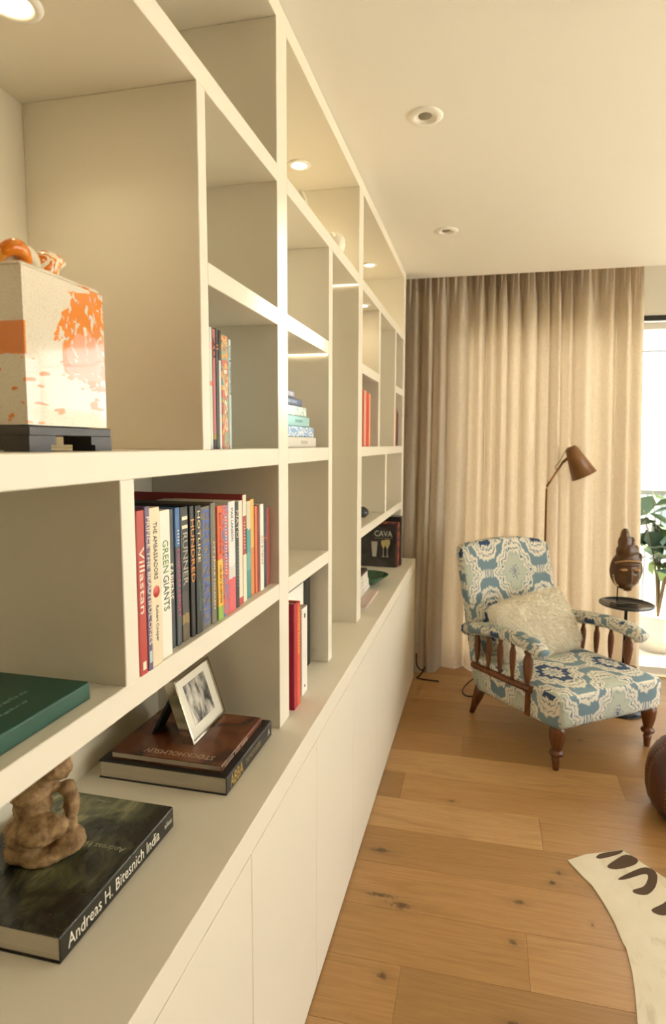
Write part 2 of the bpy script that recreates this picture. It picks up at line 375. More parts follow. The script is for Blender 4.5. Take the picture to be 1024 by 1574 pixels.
# lit downlights and light strips set into the bookcase
M_lamp = emit('lit_bulb', '#FFE2B0', 9.0)
def shelf_spot(x, yy, z, label, power):
    t = thing('shelf_downlight', label, 'downlight', (x, yy, z - .0005), group='lit shelf downlights')
    link('trim_ring', lathe_mesh([(.026, .0), (.026, -.003), (.031, -.006), (.039, -.003), (.041, 0), (.026, 0)], 32), M_white, t)
    link('bulb', lathe_mesh([(0, -.0028), (.02, -.0024), (.0255, -.0012), (.0255, -.0005), (0, -.0005)], 24), M_lamp, t)
    d = bpy.data.lights.new('bulb_light', 'SPOT'); d.energy = power; d.color = (1, .82, .55); d.spot_size = 2.3; d.spot_blend = .8; d.shadow_soft_size = .02
    o = bpy.data.objects.new('bulb_light', d); COL.objects.link(o); o.parent = t; o.location = (0, 0, -.012)
shelf_spot(-.168, .752, ZUB, 'lit round downlight in the shelf above the square ceramic box', 1.2)
shelf_spot(-.17, 2.054, ZCB, 'lit round downlight above the white ceramic ornaments', 2.2)
shelf_spot(-.153, 3.231, ZCB, 'lit downlight in the far top compartment beside the curtain', 2.0)
shelf_spot(-.06, 2.60, ZUB, 'lit downlight above the far compartment of red books', .6)
M_strip = emit('lit_strip', '#FFEBC4', 3.0)
tag = dict(cat='light strip', group='slim light strips')
s1 = box('light_strip', (-.335, Y2[0] - .006, ZSB - .003), (-.004, Y2[0] - .0005, ZSB - .0005), M_strip, label='glowing slim light strip above the stack of blue books', **tag)
s2 = box('light_strip', (-.335, Y3[0] - .004, ZUB - .002), (-.004, Y3[0] - .0005, ZUB - .0005), emit('lit_strip_dim', '#FFEBC4', 3.5), label='glowing slim light strip at the top of the tall open niche', **tag)

glare_fix = thing('added_glare_fixture', 'small white unseen fixture added to hold the glare lamp for the shelf posts', 'added_spotlight', (4.2, 3.86, 2.1))  # unseen housing, made up to carry the added glare lamp
box('back_plate', (-.012, -.03, -.05), (0, .03, .05), M_white, glare_fix, .002)
link('arm', tube_mesh([(-.01, 0, 0), (-.06, 0, 0), (-.10, 0, 0)], .008, 10), M_white, glare_fix)
_dir = (Vector((0.0, 1.50, 1.80)) - Vector((4.05, 3.86, 2.1))); _m = _dir.to_track_quat('Z', 'Y').to_matrix().to_4x4(); _m.translation = Vector((-.15, 0, 0))
link('lamp_head', lathe_mesh([(0, -.10), (.025, -.10), (.032, -.09), (.034, -.004), (.030, -.004), (.028, -.02), (0, -.02)], 24, axis_tf=_m), M_white, glare_fix)

# base cabinets and worktop
edges = [3.654, 2.764, 1.874, .984, .094, -.796, -1.3]
cl = ['white base cabinet with two handleless doors at the curtain end', 'white base cabinet in the middle of the run, below the red books', 'white base cabinet below the stacked books and photo frame', 'white base cabinet nearest the camera, below the large art book', 'white base cabinet beside the viewer, left of the frame edge', 'narrow white base cabinet behind the viewer']
ZG = .7185
for k in range(6):
    b, a = edges[k], edges[k + 1]
    t = thing('base_cabinet', cl[k], 'cabinet', (0, a, 0), group='handleless base cabinets')
    box('body', (D, .0005, .012), (XC - .021, b - a - .0005, ZG - .004), mat('#8D8570', .7), t)
    n = 2 if k < 5 else 1; w = (b - a) / n
    for i in range(n): box('door', (XC - .02, i * w + .001, .006), (XC, (i + 1) * w - .001, ZG - .003), M_paint, t, .001)
    if k == 0: box('end_panel', (D, b - a, 0), (XC, b - a + .016, ZG - .003), M_paint, t)
box('worktop', (D - .02, YS, ZG), (XC, YEND, ZC), M_paint, None, .0012, label='long cream worktop running over all the base cabinets', cat='worktop')

# ------------------------------------------------------------------ books
def book(label, loc, T, H, Dp, cover, group, texts=(), lying=False, rz=0.0, cover_texts=(), near_texts=(), hard=True, pages=None, name='book', lean=0.0, cat='book'):
    """spine on the local +x side, thickness along +y, height along +z (lying: rotated so the far board is on top)"""
    t = thing(name, label, cat, loc, (PI/2 if lying else lean, 0, rz), group)
    c = .0022 if hard else .0006; r = min(.003, T * .2); ov = .003 if hard else .0
    poly = [(-Dp, 0), (-r, 0), (-r*.3, r*.3), (0, r), (0, T - r), (-r*.3, T - r*.3), (-r, T), (-Dp, T), (-Dp, T - c), (-c, T - c), (-c, c), (-Dp, c)]
    m = mat(cover, .42) if isinstance(cover, str) else cover
    link('cover', prism_mesh(poly, 0, H), m, t)
    box('page_block', (-Dp + ov, c, ov), (-c - .0004, T - c, H - ov), pages or M_pages, t)
    for (s, a, b, hf, col) in texts:      # a..b: fractions of the height measured from the top
        lettering(s, t, (0, 0, -1), (0, 1, 0), (.0003, T/2, H * (1 - (a + b)/2)), H * (b - a), T * hf, mat(col, .5))
    for (s, cx, cz, w, h, col) in cover_texts:   # on the +y board
        lettering(s, t, (-1, 0, 0), (0, 0, 1), (-Dp * cx, T + .0003, H * cz), Dp * w, h, mat(col, .5), 'cover_lettering')
    for (s, cx, cz, w, h, col) in near_texts:    # on the -y board
        lettering(s, t, (1, 0, 0), (0, 0, 1), (-Dp * cx, -.0003, H * cz), Dp * w, h, mat(col, .5), 'cover_lettering')
    return t
def swatch(t, name, lo, hi, m): return box(name, lo, hi, m, t)
G = 'standing books on the long middle shelf'
CRM = '#F1E6CC'
row = [  # y0, y1, x, H, depth, cover, texts, label
 (.7545, .7765, 0.0, .248, .17, '#B9392C', [('Villastan', .22, .62, .62, CRM), ('1', .92, .97, .4, CRM)], 'red paperback titled Villastan beside the cream upright'),
 (.777, .7905, 0.0, .252, .17, '#6A5677', [('PRINCE THE BEAUTIFUL ONES', .06, .84, .62, CRM)], 'purple book with pale lettering next to the red Villastan'),
 (.792, .8235, -.003, .248, .17, '#EBD9B7', [('THE AMBASSADORS', .09, .45, .34, '#2C2621'), ('Robert Cooper', .62, .85, .3, '#4A4138')], 'cream book with a red wax seal on its spine'),
 (.825, .859, -.006, .240, .17, '#EFE9DA', [('GREEN', .2, .42, .5, '#6E9440'), ('GIANTS', .44, .68, .5, '#3C5B2E')], 'white book with green lettering Green Giants'),
 (.860, .8875, -.016, .237, .17, '#3E4146', [('SAPIENS', .38, .64, .55, CRM)], 'charcoal book with white lettering Sapiens'),
 (.8885, .9055, -.014, .238, .17, bands('spine_blue_grey', [(0, '#4B5256'), (.72, '#3E6FA6')], .238), [('DORIAN LEIGH', .3, .78, .5, '#D2477E'), ('IIIII', .16, .26, .3, CRM)], 'blue and grey book with pink lettering'),
 (.908, .935, -.015, .237, .17, bands('spine_runner', [(0, '#5A4B32'), (.12, '#8A7340'), (.2, '#3A352D'), (.36, '#201E1B')], .237, .4, (60, .12)), [('II', .07, .16, .7, CRM), ('RUNNER', .19, .58, .62, '#B9B29F')], 'black book with large silver lettering Runner'),
 (.937, .953, -.013, .236, .17, '#1C1A18', [('HUNDRED', .1, .58, .8, '#F09A3C')], 'black book with big orange capitals down the spine'),
 (.9535, .976, -.011, .235, .17, '#222220', [('HOTLINE', .04, .44, .45, '#EADFA8'), ('IIIIIIIIIIII', .6, .82, .3, '#2F7F7C')], 'black book with yellow letters left of the blue lettered one'),
 (.978, 1.0135, -.013, .230, .19, patches('spine_grey_specks', ['#5E5C58', '#6F6C66', '#66635E', '#7A7768'], 60), [('FERDINAND', .03, .96, .8, '#4A64B5')], 'grey book with huge blue capitals'),
 (1.0145, 1.037, -.012, .234, .26, '#77705F', [('ETT JÄVLA SOLSKEN', .32, .88, .4, CRM), ('IIIIIIIIIIIIII', .05, .28, .18, '#A29A86')], 'taupe book with white capitals next to the blue lettered one'),
 (1.038, 1.0625, -.010, .226, .16, bands('spine_orange_yellow', [(0, '#8FB44A'), (.12, '#F0B93A'), (.53, '#E2622F')], .226), [('ELLIOT WHITEHEAD', .06, .42, .3, '#5A2414'), ('HELEN SHEFFER', .52, .86, .3, '#5A2414')], 'orange, yellow and green banded book'),
 (1.0635, 1.092, -.011, .224, .16, patches('spine_collage', ['#4E5B8A', '#E2623F', '#5E83B4', '#E2623F', '#6B5D86', '#E98A70'], 38), [('IIIIIIIIIIIIIIIIIII', .1, .62, .16, CRM)], 'book with a blue and orange collage spine'),
 (1.093, 1.1265, -.012, .229, .16, bands('spine_white_pink', [(0, '#E2636B'), (.3, '#D9D5D0'), (.42, '#E8E6E0')], .229, .45, (40, .12)), [('MAX LARSSON', .06, .36, .28, '#34343A')], 'white book with a pink base to its spine'),
 (1.128, 1.1475, -.013, .225, .16, '#2A2B2D', [('NATO', .08, .34, .62, '#CFCBBE'), ('IIIIIIIIIIII', .42, .8, .3, '#4F7E8C')], 'dark book with the tall white capitals NATO'),
 (1.149, 1.1735, -.016, .225, .16, bands('spine_cream_red', [(0, '#C8483E'), (.07, '#EADFC8')], .225), [], 'plain cream book with a small red foot mark'),
 (1.1745, 1.1955, -.017, .236, .27, '#A9443C', [('IIIIIIIII', .25, .5, .25, '#EBD9C0')], 'tall cream and red book standing above its neighbours'),
 (1.2035, 1.229, -.020, .219, .16, bands('spine_teal', [(0, '#3E938F'), (.3, '#6AA9A0'), (.45, '#4F9C9A'), (.72, '#D8CFAE')], .219, .45, (50, .12)), [], 'teal and cream book'),
 (1.230, 1.2535, -.022, .221, .17, bands('spine_yellow_orange', [(0, '#E08A4A'), (.5, '#EFB55A')], .221), [], 'yellow book beside the teal one'),
 (1.2545, 1.2695, -.021, .203, .16, '#E07A4A', [], 'plain orange book between the yellow and the dark red ones'),
 (1.270, 1.2775, -.021, .205, .16, '#A42A22', [], 'thin dark red book beside the white gin book'),
 (1.2785, 1.3025, -.018, .205, .16, '#F1ECDF', [('GIN & TONIC', .36, .7, .3, '#B5463C')], 'white book with small red capitals'),
 (1.305, 1.329, -.021, .196, .16, '#3A3A3C', [('T', .34, .42, .5, '#D87A3A')], 'dark grey book second from the far upright'),
 (1.330, 1.355, -.022, .192, .16, '#A85650', [], 'dusky pink book last in the row against the upright'),
]
for (a, b, x, H, dp, cov, tx, lab) in row:
    t = book(lab, (x, a, ZLT), b - a - .0006, H, dp, cov, G, tx, hard=(dp > .165))
    if 'wax seal' in lab:
        link('wax_seal', lathe_mesh([(0, .0008), (.0085, .0006), (.0095, 0)], 18, axis_tf=Matrix.Translation((0, (b - a)/2, H * .47)) @ Matrix.Rotation(PI/2, 4, 'Y')), mat('#C23B2C', .3), t)
    if 'tall cream' in lab:
        for z0, z1 in ((0, .105), (.19, .2355)): swatch(t, 'spine_panel', (0, .001, z0), (.0003, b - a - .0016, z1), mat('#EADFC8', .5))
    if 'purple' in lab: swatch(t, 'publisher_mark', (0, .003, .012), (.0003, .0095, .03), mat('#BFD3D0', .5))

G = 'upright books at the far side of the square ceramic box'
grp = [
 (1.047, 1.056, .262, '#45474C', [], 'tall thin slate book against the upright on the middle shelf'),
 (1.0565, 1.0705, .233, bands('spine_mint', [(0, '#D3DBCB'), (.52, '#E0907C'), (.56, '#CFDCC9'), (.82, '#E9C9BC'), (.88, '#CFDCC9')], .233), [], 'mint coloured book with pink bands'),
 (1.071, 1.085, .232, bands('spine_pink_black', [(0, '#2B2620'), (.08, '#A58426'), (.13, '#BE6E6C')], .232), [('20', .07, .24, .7, '#33161A')], 'dusty pink book with dark script'),
 (1.0855, 1.099, .235, '#3B362C', [('II', .13, .17, .6, '#D8A048')], 'dark brown book with a small gold mark'),
 (1.0995, 1.110, .234, bands('spine_silver', [(0, '#E8E4DA'), (.3, '#D8DAD8'), (.75, '#423A2C')], .234, .2), [], 'slim book with a glossy silver spine'),
 (1.1115, 1.1435, .228, patches('spine_pastel', ['#E6A24E', '#8FAE8C', '#C9705A', '#E8B66A', '#7F9F94'], 26), [('1969', .3, .85, .45, CRM)], 'pastel patterned book with large white numerals'),
 (1.144, 1.157, .224, '#B9CFD3', [('LINN & HENRY KING', .06, .5, .45, '#34424A')], 'pale blue book with dark lettering, last of its group'),
]
for (a, b, H, cov, tx, lab) in grp: book(lab, (-.03, a, ZMT), b - a - .0005, H, .2, cov, G, tx)

G = 'lying books stacked in the second compartment'
z = ZMT
for (T, yf, L, x, cov, tx, lab) in [
 (.031, 1.782, .30, -.03, '#D9D3C6', [('IIIIIII', .5, .7, .3, '#B3A99A')], 'greyish white book at the bottom of the blue stack'),
 (.030, 1.757, .27, -.03, patches('spine_china', ['#5E8FC4', '#DCE6EE', '#87AEDA', '#E8EEF0'], 45, .4, (1, 1, .4)), [], 'blue and white patterned book second from the bottom of the stack'),
 (.029, 1.711, .24, -.03, '#9CCBCB', [('IIIIIIIIII', .45, .7, .25, '#7FB0B2')], 'aqua book in the middle of the blue stack'),
 (.027, 1.681, .21, -.03, patches('spine_pale_teal', ['#E5E6D6', '#DCE2D4', '#9FB9B4', '#E8E4D0'], 40), [], 'pale book with teal marks under the navy one'),
 (.020, 1.638, .19, -.03, '#46536B', [('IIIIIII', .35, .75, .35, '#9FB0C4')], 'navy book second from the top of the stack'),
 (.020, 1.571, .125, -.03, '#5A5A66', [('IIIII', .5, .9, .5, '#C9C4C4')], 'small grey book on top of the blue stack')]:
    book(lab, (x, yf, z), T - .0004, L, .17, cov, G, tx, lying=True); z += T

# big art book near the camera
def art_cover():
    t = NT('dark_photo_cover'); v = t.coord(); p = t.xyz(v)
    n = t.noise(t.mapping(v, (1.4, 1, 1)), 8, 6, .62, .9); n2 = t.noise(t.mapping(v, (3, 1, 1)), 24, 3, .6)
    c = t.ramp(n, [(.36, '#1A1B13'), (.46, '#3A3D2B'), (.56, '#6B6D4C'), (.66, '#A3A074')])
    c = t.mix(t.ramp(n2, [(.5, (0, 0, 0, 1)), (.7, (1, 1, 1, 1))]), c, '#4A5548')
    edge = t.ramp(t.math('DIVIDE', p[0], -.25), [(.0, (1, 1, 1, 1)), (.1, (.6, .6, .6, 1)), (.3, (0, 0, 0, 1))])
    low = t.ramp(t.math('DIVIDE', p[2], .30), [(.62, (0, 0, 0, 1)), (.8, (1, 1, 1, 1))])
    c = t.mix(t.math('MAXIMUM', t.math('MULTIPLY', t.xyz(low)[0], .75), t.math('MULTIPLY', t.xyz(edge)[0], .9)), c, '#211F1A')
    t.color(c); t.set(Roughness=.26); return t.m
def mini_cover(name, a, b, c):
    t = NT(name); n = t.noise(t.coord(), 9, 4, .5, 1.0); t.color(t.ramp(n, [(.35, a), (.5, b), (.68, c)])); t.set(Roughness=.2); return t.m
G = 'large books lying on the worktop'
Tb = .041
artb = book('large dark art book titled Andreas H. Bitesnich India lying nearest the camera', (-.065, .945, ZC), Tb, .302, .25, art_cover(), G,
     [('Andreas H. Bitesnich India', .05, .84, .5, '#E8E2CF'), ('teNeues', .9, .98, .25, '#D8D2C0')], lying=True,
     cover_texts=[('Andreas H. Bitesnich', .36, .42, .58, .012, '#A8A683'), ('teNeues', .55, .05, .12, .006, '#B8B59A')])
Ta = .039
book('black ABBA photo book lying under the brown book', (-.009, 1.318, ZC), Ta, .258, .298, '#22211F', G,
     [('ABBA', .07, .32, .68, '#C6A24E'), ('THE PHOTO BOOK', .38, .72, .34, '#A08C60'), ('A', .9, .95, .4, '#D8D2C0')], lying=True)
book('brown Stockholm picture book under the silver photo frame', (-.026, 1.296, ZC + Ta), .016, .222, .262, mini_cover('brown_cover', '#4A2A1C', '#6E3E28', '#8A5A3C'), G,
     [('IIIIIIII IIIII IIIIII', .06, .6, .4, '#B8A58A')], lying=True, cover_texts=[('STOCKHOLMSLIV', .42, .9, .62, .016, '#C9A98A')])
gb = book('dark green book lying on the shelf at the left edge', (-.024, .671, ZLT), .0245, .24, .17, '#1F5040', 'large books lying on the worktop'.replace('worktop', 'shelf'), [], lying=True, hard=False, pages=mat('#3F7F66', .7),
     cover_texts=[('prins eugen paradis', .28, .35, .05, .0, '#8FB09A')][:0])
for (xx, y0, y1, h) in ((-.062, .47, .625, .010), (-.04, .50, .60, .005), (-.12, .46, .535, .012)):
    lettering('anno gunnebo' if h < .011 and h > .006 else ('en trädgård' if h < .006 else 'TRÄD'), gb, (0, 0, -1), (-1, 0, 0), (xx + .024 - .02, .0249, .671 - (y0 + y1)/2), y1 - y0, h, mat('#7FA08C', .5), 'cover_lettering')
G = 'upright books under the low shelf'
book('crimson book standing foremost under the low shelf', (.003, 1.462, ZC), .026, .295, .2, '#B01F3A', G, [], hard=True)
book('orange book with yellow lettering beside the crimson one', (.003, 1.4885, ZC), .03, .29, .2, '#E2562F', G, [('HARPERS BAZAAR', .05, .5, .45, '#F4C86A')])
book('thin white book beside the orange one', (-.004, 1.553, ZC), .052, .255, .2, '#EFEAE0', G, [('I', .07, .12, .2, '#44403A'), ('I', .9, .93, .15, '#44403A')])
# black picture frame behind them
pf = thing('picture_frame', 'black picture frame with a white mat standing behind the white book', 'picture frame', (-.075, 1.52, ZC))
fw_, fh_, fb_ = .282, .325, .036
for n_, lo, hi in (('frame_side', (0, 0, 0), (.02, fb_, fh_)), ('frame_side', (0, fw_ - fb_, 0), (.02, fw_, fh_)), ('frame_bottom', (0, fb_, 0), (.02, fw_ - fb_, fb_)), ('frame_top', (0, fb_, fh_ - fb_), (.02, fw_ - fb_, fh_))):
    box(n_, lo, hi, mat('#2E302B', .4), pf, .002)
box('mat_board', (.004, fb_, fb_), (.008, fw_ - fb_, fh_ - fb_), mat('#F3EFE4', .7), pf)

# silver photo frame
fr = thing('photo_frame', 'silver photo frame with a black and white picture on the brown book', 'photo frame', (-.122, 1.137, ZC + Ta + .016))
fr.rotation_euler = (0, math.radians(-18.5), 0)
W_, H_ = .166, .148; M_silver = mat('#B9B0A0', .12, 1.0)
for n_, lo, hi in (('frame_side', (-.026, 0, 0), (0, .006, H_)), ('frame_side', (-.026, W_ - .006, 0), (0, W_, H_)), ('frame_bottom', (-.026, .006, 0), (0, W_ - .006, .006)), ('frame_top', (-.026, .006, H_ - .006), (0, W_ - .006, H_))):
    box(n_, lo, hi, M_silver, fr, .0008)
box('mat_board', (-.008, .006, .006), (-.005, W_ - .006, H_ - .006), mat('#EFE9D6', .6), fr)
def bw():
    t = NT('black_white_print'); v = t.coord(); n = t.noise(t.mapping(v, (1, 1.3, .55)), 34, 5, .55, .4); t.color(t.ramp(n, [(.30, '#12110F'), (.42, '#5A5750'), (.52, '#B4AFA2'), (.68, '#E4DFD2')])); t.set(Roughness=.3); return t.m
box('photograph', (-.005, .034, .03), (-.0042, W_ - .034, H_ - .024), bw(), fr)
box('backing_board', (-.026, .006, .006), (-.022, W_ - .006, H_ - .006), M_black, fr)
st = link('easel_leg', prism_mesh([(-.022, 0), (-.022, .004), (-.028, .004), (-.028, 0)], 0, .001), M_black, fr); bpy.data.objects.remove(st)
bm = bmesh.new(); bm_box(bm, (-.003, -.025, -.128), (.003, .025, 0)); bmesh.ops.rotate(bm, verts=bm.verts[:], matrix=Matrix.Rotation(math.radians(45.5), 3, 'Y'))
bmesh.ops.translate(bm, verts=bm.verts[:], vec=(-.028, .05, .118)); link('easel_leg', to_mesh(bm), M_black, fr)

# stone figurine on the art book
def stone():
    t = NT('brown_stone'); v = t.coord(); n = t.noise(v, 45, 5, .6); n2 = t.noise(v, 140, 4)
    t.color(t.mix(t.ramp(n, [(.35, (0, 0, 0, 1)), (.65, (1, 1, 1, 1))]), '#7A5A38', '#B39466')); t.set(Roughness=.75); t.bump(n2, .5, .003); return t.m
Av, Bv = Vector((.742, .67, 0)), Vector((.67, -.742, 0)); ells = []
for (a, b, z, ra, rz_) in [(0, 0, .012, .046, .016), (-.028, -.004, .02, .034, .022), (.028, .008, .02, .034, .022), (-.02, -.006, .052, .040, .032), (-.008, .022, .066, .033, .026), (.012, .03, .07, .022, .02), (.034, .016, .030, .026, .022), (-.016, -.014, .098, .030, .036), (-.018, -.004, .128, .032, .018),
                      (.041, .002, .09, .0125, .036), (.036, .0, .122, .014, .014), (.038, .012, .056, .011, .018), (.012, -.006, .128, .014, .014), (.002, -.006, .150, .014, .018), (.016, .002, .176, .024, .022), (.033, .01, .170, .011, .012), (.028, .012, .158, .010, .007)]:
    k_ = 1.2 if z > .155 else 1.0; c = Av * a + Bv * b; ells.append(((c.x, c.y, z * .87), (ra * k_, ra * k_, rz_ * .9 * k_)))
fg = link('stone_figurine', blob_mesh(ells, .0025, .004, .008, 2), stone(), None, (-.207, .785, ZC + Tb - .002), None, 'crouching brown carved stone figurine sitting on the large art book', 'figurine')

# square ceramic box on a dark stand
cb = thing('ceramic_box', 'square cream ceramic box splashed with orange on a dark footed stand', 'ceramic box', (-.05, .613, ZMT))
def glaze():
    t = NT('orange_splash_glaze'); v = t.coord(); p = t.xyz(v)
    n = t.noise(v, 20, 4, .55, 1.5); n2 = t.noise(t.mapping(v, (1, 1, .6)), 75, 3, .6, .8)
    ya = t.math('SUBTRACT', p[1], .125); za = t.math('SUBTRACT', p[2], .145)
    d = t.math('SQRT', t.math('ADD', t.math('MULTIPLY', ya, ya), t.math('MULTIPLY', t.math('MULTIPLY', za, za), 1.1)))
    d = t.math('ADD', d, t.math('MULTIPLY', t.math('SUBTRACT', n, .5), .11))
    blob = t.math('MULTIPLY', t.math('LESS_THAN', d, .066), t.math('LESS_THAN', n2, .56))
    d2 = t.math('ADD', t.math('SQRT', t.math('ADD', t.math('MULTIPLY', t.math('SUBTRACT', p[1], .11), t.math('SUBTRACT', p[1], .11)), t.math('MULTIPLY', t.math('SUBTRACT', p[2], .125), t.math('SUBTRACT', p[2], .125)))), t.math('MULTIPLY', t.math('SUBTRACT', n, .5), .09))
    pink = t.math('MULTIPLY', t.math('LESS_THAN', d2, .036), t.math('LESS_THAN', n2, .6))
    nearf = t.math('LESS_THAN', p[1], .0034)
    band = t.math('MULTIPLY', nearf, t.math('MULTIPLY', t.math('GREATER_THAN', t.math('ADD', p[2], t.math('MULTIPLY', n, .01)), .122), t.math('LESS_THAN', p[2], .157)))
    fleck = t.math('MULTIPLY', t.math('LESS_THAN', p[2], .115), t.math('GREATER_THAN', t.noise(t.mapping(v, (1, .45, 1.6)), 60, 1), .63))
    o = t.math('MAXIMUM', blob, t.math('MAXIMUM', band, fleck))
    cr = t.node('ShaderNodeTexVoronoi', feature='DISTANCE_TO_EDGE'); t.link(v, cr.inputs['Vector']); cr.inputs['Scale'].default_value = 260
    base = t.mix(t.math('LESS_THAN', cr.outputs['Distance'], .05), '#E6DCC6', '#DACDB3')
    c = t.mix(o, base, '#E58318'); c = t.mix(pink, c, '#EFA27C'); t.color(c); t.set(Roughness=.12); t.b.inputs['Coat Weight'].default_value = .6; return t.m
M_glaze = glaze()
link('body', to_mesh(rbox_bm(.077, .077, .095, .003, 6), smooth=False), M_glaze, cb, (-.077, .077, .127))
cb.children[0].data.transform(Matrix.Translation((-.077, .077, .127))); cb.children[0].location = (0, 0, 0)
M_stand = wood_mat('dark_lacquer', '#2A2420', '#3F3833', .35)
sd = box('stand', (-.157, -.003, .020), (.003, .157, .0315), M_stand, cb, .001)
for (x0, y0) in ((-.157, -.003), (-.034, -.003), (-.157, .120), (-.034, .120)):
    box('stand_foot', (x0, y0, 0), (x0 + .037, y0 + .037, .0085), M_stand, sd); box('stand_bracket', (x0 - (.008 if x0 > -.1 else 0), y0 - (.008 if y0 > .1 else 0), .0085), (x0 + .037 + (.008 if x0 < -.1 else 0), y0 + .037 + (.008 if y0 < .1 else 0), .020), M_stand, sd)
M_or = patches('orange_cream_glaze', ['#E08A2C', '#D9711C', '#EBDCC0', '#E08A2C', '#EBDCC0'], 40, .15)
box('lid', (-.15, .004, .222), (-.004, .150, .2275), M_glaze, cb, .002)
def coil(name, pts, rmax, m, pw=1.0):
    P = spline(pts, 7); n = len(P) - 1; link(name, tube_mesh(P, .01, 14, [max(.001, rmax * (.45 + .55 * math.sin(PI * (i / n) ** pw))) for i in range(n + 1)]), m, cb)
M_or2 = patches('amber_glaze', ['#E08A2C', '#D9781C', '#E9A24A', '#E08A2C'], 30, .15)
coil('knob_coil', [(-.06, .03, .226), (-.045, .035, .246), (-.04, .055, .252), (-.05, .08, .244), (-.065, .095, .226)], .0105, mat('#DCCFB4', .25))
coil('knob_coil', [(-.05, .012, .226), (-.035, .014, .243), (-.028, .028, .250), (-.034, .046, .240), (-.045, .052, .226)], .010, M_or2)
coil('knob_coil', [(-.075, .005, .226), (-.06, -.002, .243), (-.05, .006, .25), (-.05, .02, .24)], .009, M_or2)
kn = [(-.075, .092, .226), (-.068, .100, .240), (-.060, .110, .252), (-.052, .121, .260), (-.044, .134, .262)]
link('knob_bud', tube_mesh(spline(kn, 6), .01, 16, [.009, .0098, .0106, .0115, .0127, .014, .0155, .017, .0184, .0196, .0205, .021, .0212, .021, .0204, .0195, .0182, .0166, .0148, .0128, .0106, .0082, .0058, .0036, .001]), M_or, cb)

# white ornaments on the upper shelf
M_cer = mat('#F0E8D4', .25)
link('ceramic_horn', tube_mesh(spline([(0, 0, 0), (0, .003, .024), (-.002, .010, .046), (-.006, .009, .062), (-.01, 0, .072)], 6), .01, 12, [.016 - .0145 * (i / 24) ** 1.3 for i in range(25)]), M_cer, None, (-.035, 1.672, ZUT), None, 'small white ceramic horn ornament on the upper shelf, nearer the camera', 'ornament', 'white ornaments on the upper shelf')
o = thing('ceramic_bird', 'round white ceramic bird ornament on the upper shelf, nearer the tall niche', 'ornament', (-.035, 2.035, ZUT), group='white ornaments on the upper shelf')
link('body', lathe_mesh([(0, 0), (.018, .001), (.03, .012), (.036, .03), (.036, .048), (.028, .064), (.014, .074), (0, .077)], 24), M_cer, o)
link('beak', tube_mesh([(0, -.02, .055), (0, -.042, .058), (0, -.055, .056)], .008, 10, [.014, .008, .001]), M_cer, o)

# far bay
G = 'red spined books in the far bay'
for (a, b, H, cov, lab) in [(2.405, 2.475, .244, '#A8322A', 'dark red book behind the bookcase upright in the far bay'), (2.476, 2.53, .240, '#E0A48A', 'pale salmon book in the far bay'), (2.531, 2.59, .232, '#D43E24', 'bright vermilion book in the far bay'), (2.5905, 2.622, .235, '#EBB08E', 'peach book last of the red group in the far bay')]:
    book(lab, (-.02, a, ZMT), b - a - .001, H, .22, cov, G)
G = 'books in the last compartment by the curtain'
for (a, b, H, cov, lab) in [(3.36, 3.44, .222, '#D2702F', 'orange book in the last compartment beside the curtain'), (3.441, 3.477, .208, '#5A2A24', 'maroon book between the orange and black ones by the curtain'), (3.478, 3.51, .196, '#2C2B28', 'black book against the last upright by the curtain')]:
    book(lab, (-.025, a, ZMT), b - a - .001, H, .2, cov, G)
link('pebble_ornament', lathe_mesh([(0, 0), (.02, .002), (.034, .014), (.036, .026), (.03, .04), (.016, .05), (0, .053)], 24), mat('#3A3C3C', .3), None, (-.075, 2.70, ZLT), None, 'dark grey round stone ornament on the low shelf of the far bay', 'ornament')
G = 'books behind the green bowl'
M_cava = mini_cover('cava_cover', '#2B2826', '#3A3633', '#4A443F')
cv = book('dark CAVA book with champagne glasses on its cover behind the green bowl', (-.006, 3.368, ZC), .014, .248, .212, M_cava, G, [], near_texts=[('CAVA', .36, .80, .5, .034, '#D9D4C6'), ('IIIIIIIIIIIIIIIIIIII', .36, .69, .5, .006, '#8A847A')])
M_flute = mat('#C9B77A', .3); M_stem = mat('#CFC9BC', .3)
for cx, s in ((.075, 1.0), (.052, 1.15)):     # printed glasses
    link('printed_glass', prism_mesh([(-.012*s, .034*s), (-.014*s, .014*s), (-.004*s, -.012*s), (.004*s, -.012*s), (.014*s, .014*s), (.012*s, .034*s)], 0, .0004), M_flute, cv).data.transform(Matrix.Translation((-cx, 0, .125)) @ Matrix.Rotation(PI/2, 4, 'X'))
    link('printed_glass', prism_mesh([(-.0015, -.012*s), (-.0015, -.06), (-.012, -.064), (.012, -.064), (.0015, -.06), (.0015, -.012*s)], 0, .0004), M_stem, cv).data.transform(Matrix.Translation((-cx, 0, .125)) @ Matrix.Rotation(PI/2, 4, 'X'))
link('printed_glass', prism_mesh([(-.018, .045), (-.01, -.045), (.012, -.045), (.02, .045)], 0, .0004), mat('#B9B2A4', .4), cv).data.transform(Matrix.Translation((-.13, 0, .105)) @ Matrix.Rotation(PI/2, 4, 'X'))
book('dark red book directly behind the CAVA book', (0, 3.3825, ZC), .024, .25, .2, '#6A1F1C', G)
book('blue and orange book behind the dark red one', (.004, 3.407, ZC), .026, .262, .2, patches('spine_far', ['#3B3F55', '#8A5A54', '#C8703A', '#3B3F55'], 16), G)
book('tall black book nearest the curtain on the worktop', (.012, 3.434, ZC), .06, .292, .24, '#1B1917', G)
G = 'magazines in a stack on the worktop'
z = ZC; labs = ['widest white magazine at the bottom of the magazine stack', 'white magazine second from the bottom of the magazine stack', 'white magazine third from the bottom of the magazine stack', 'white magazine in the middle of the magazine stack', 'white magazine third from the top of the magazine stack', 'white magazine second from the top of the magazine stack', 'magazine with a dark cover on top of the stack']
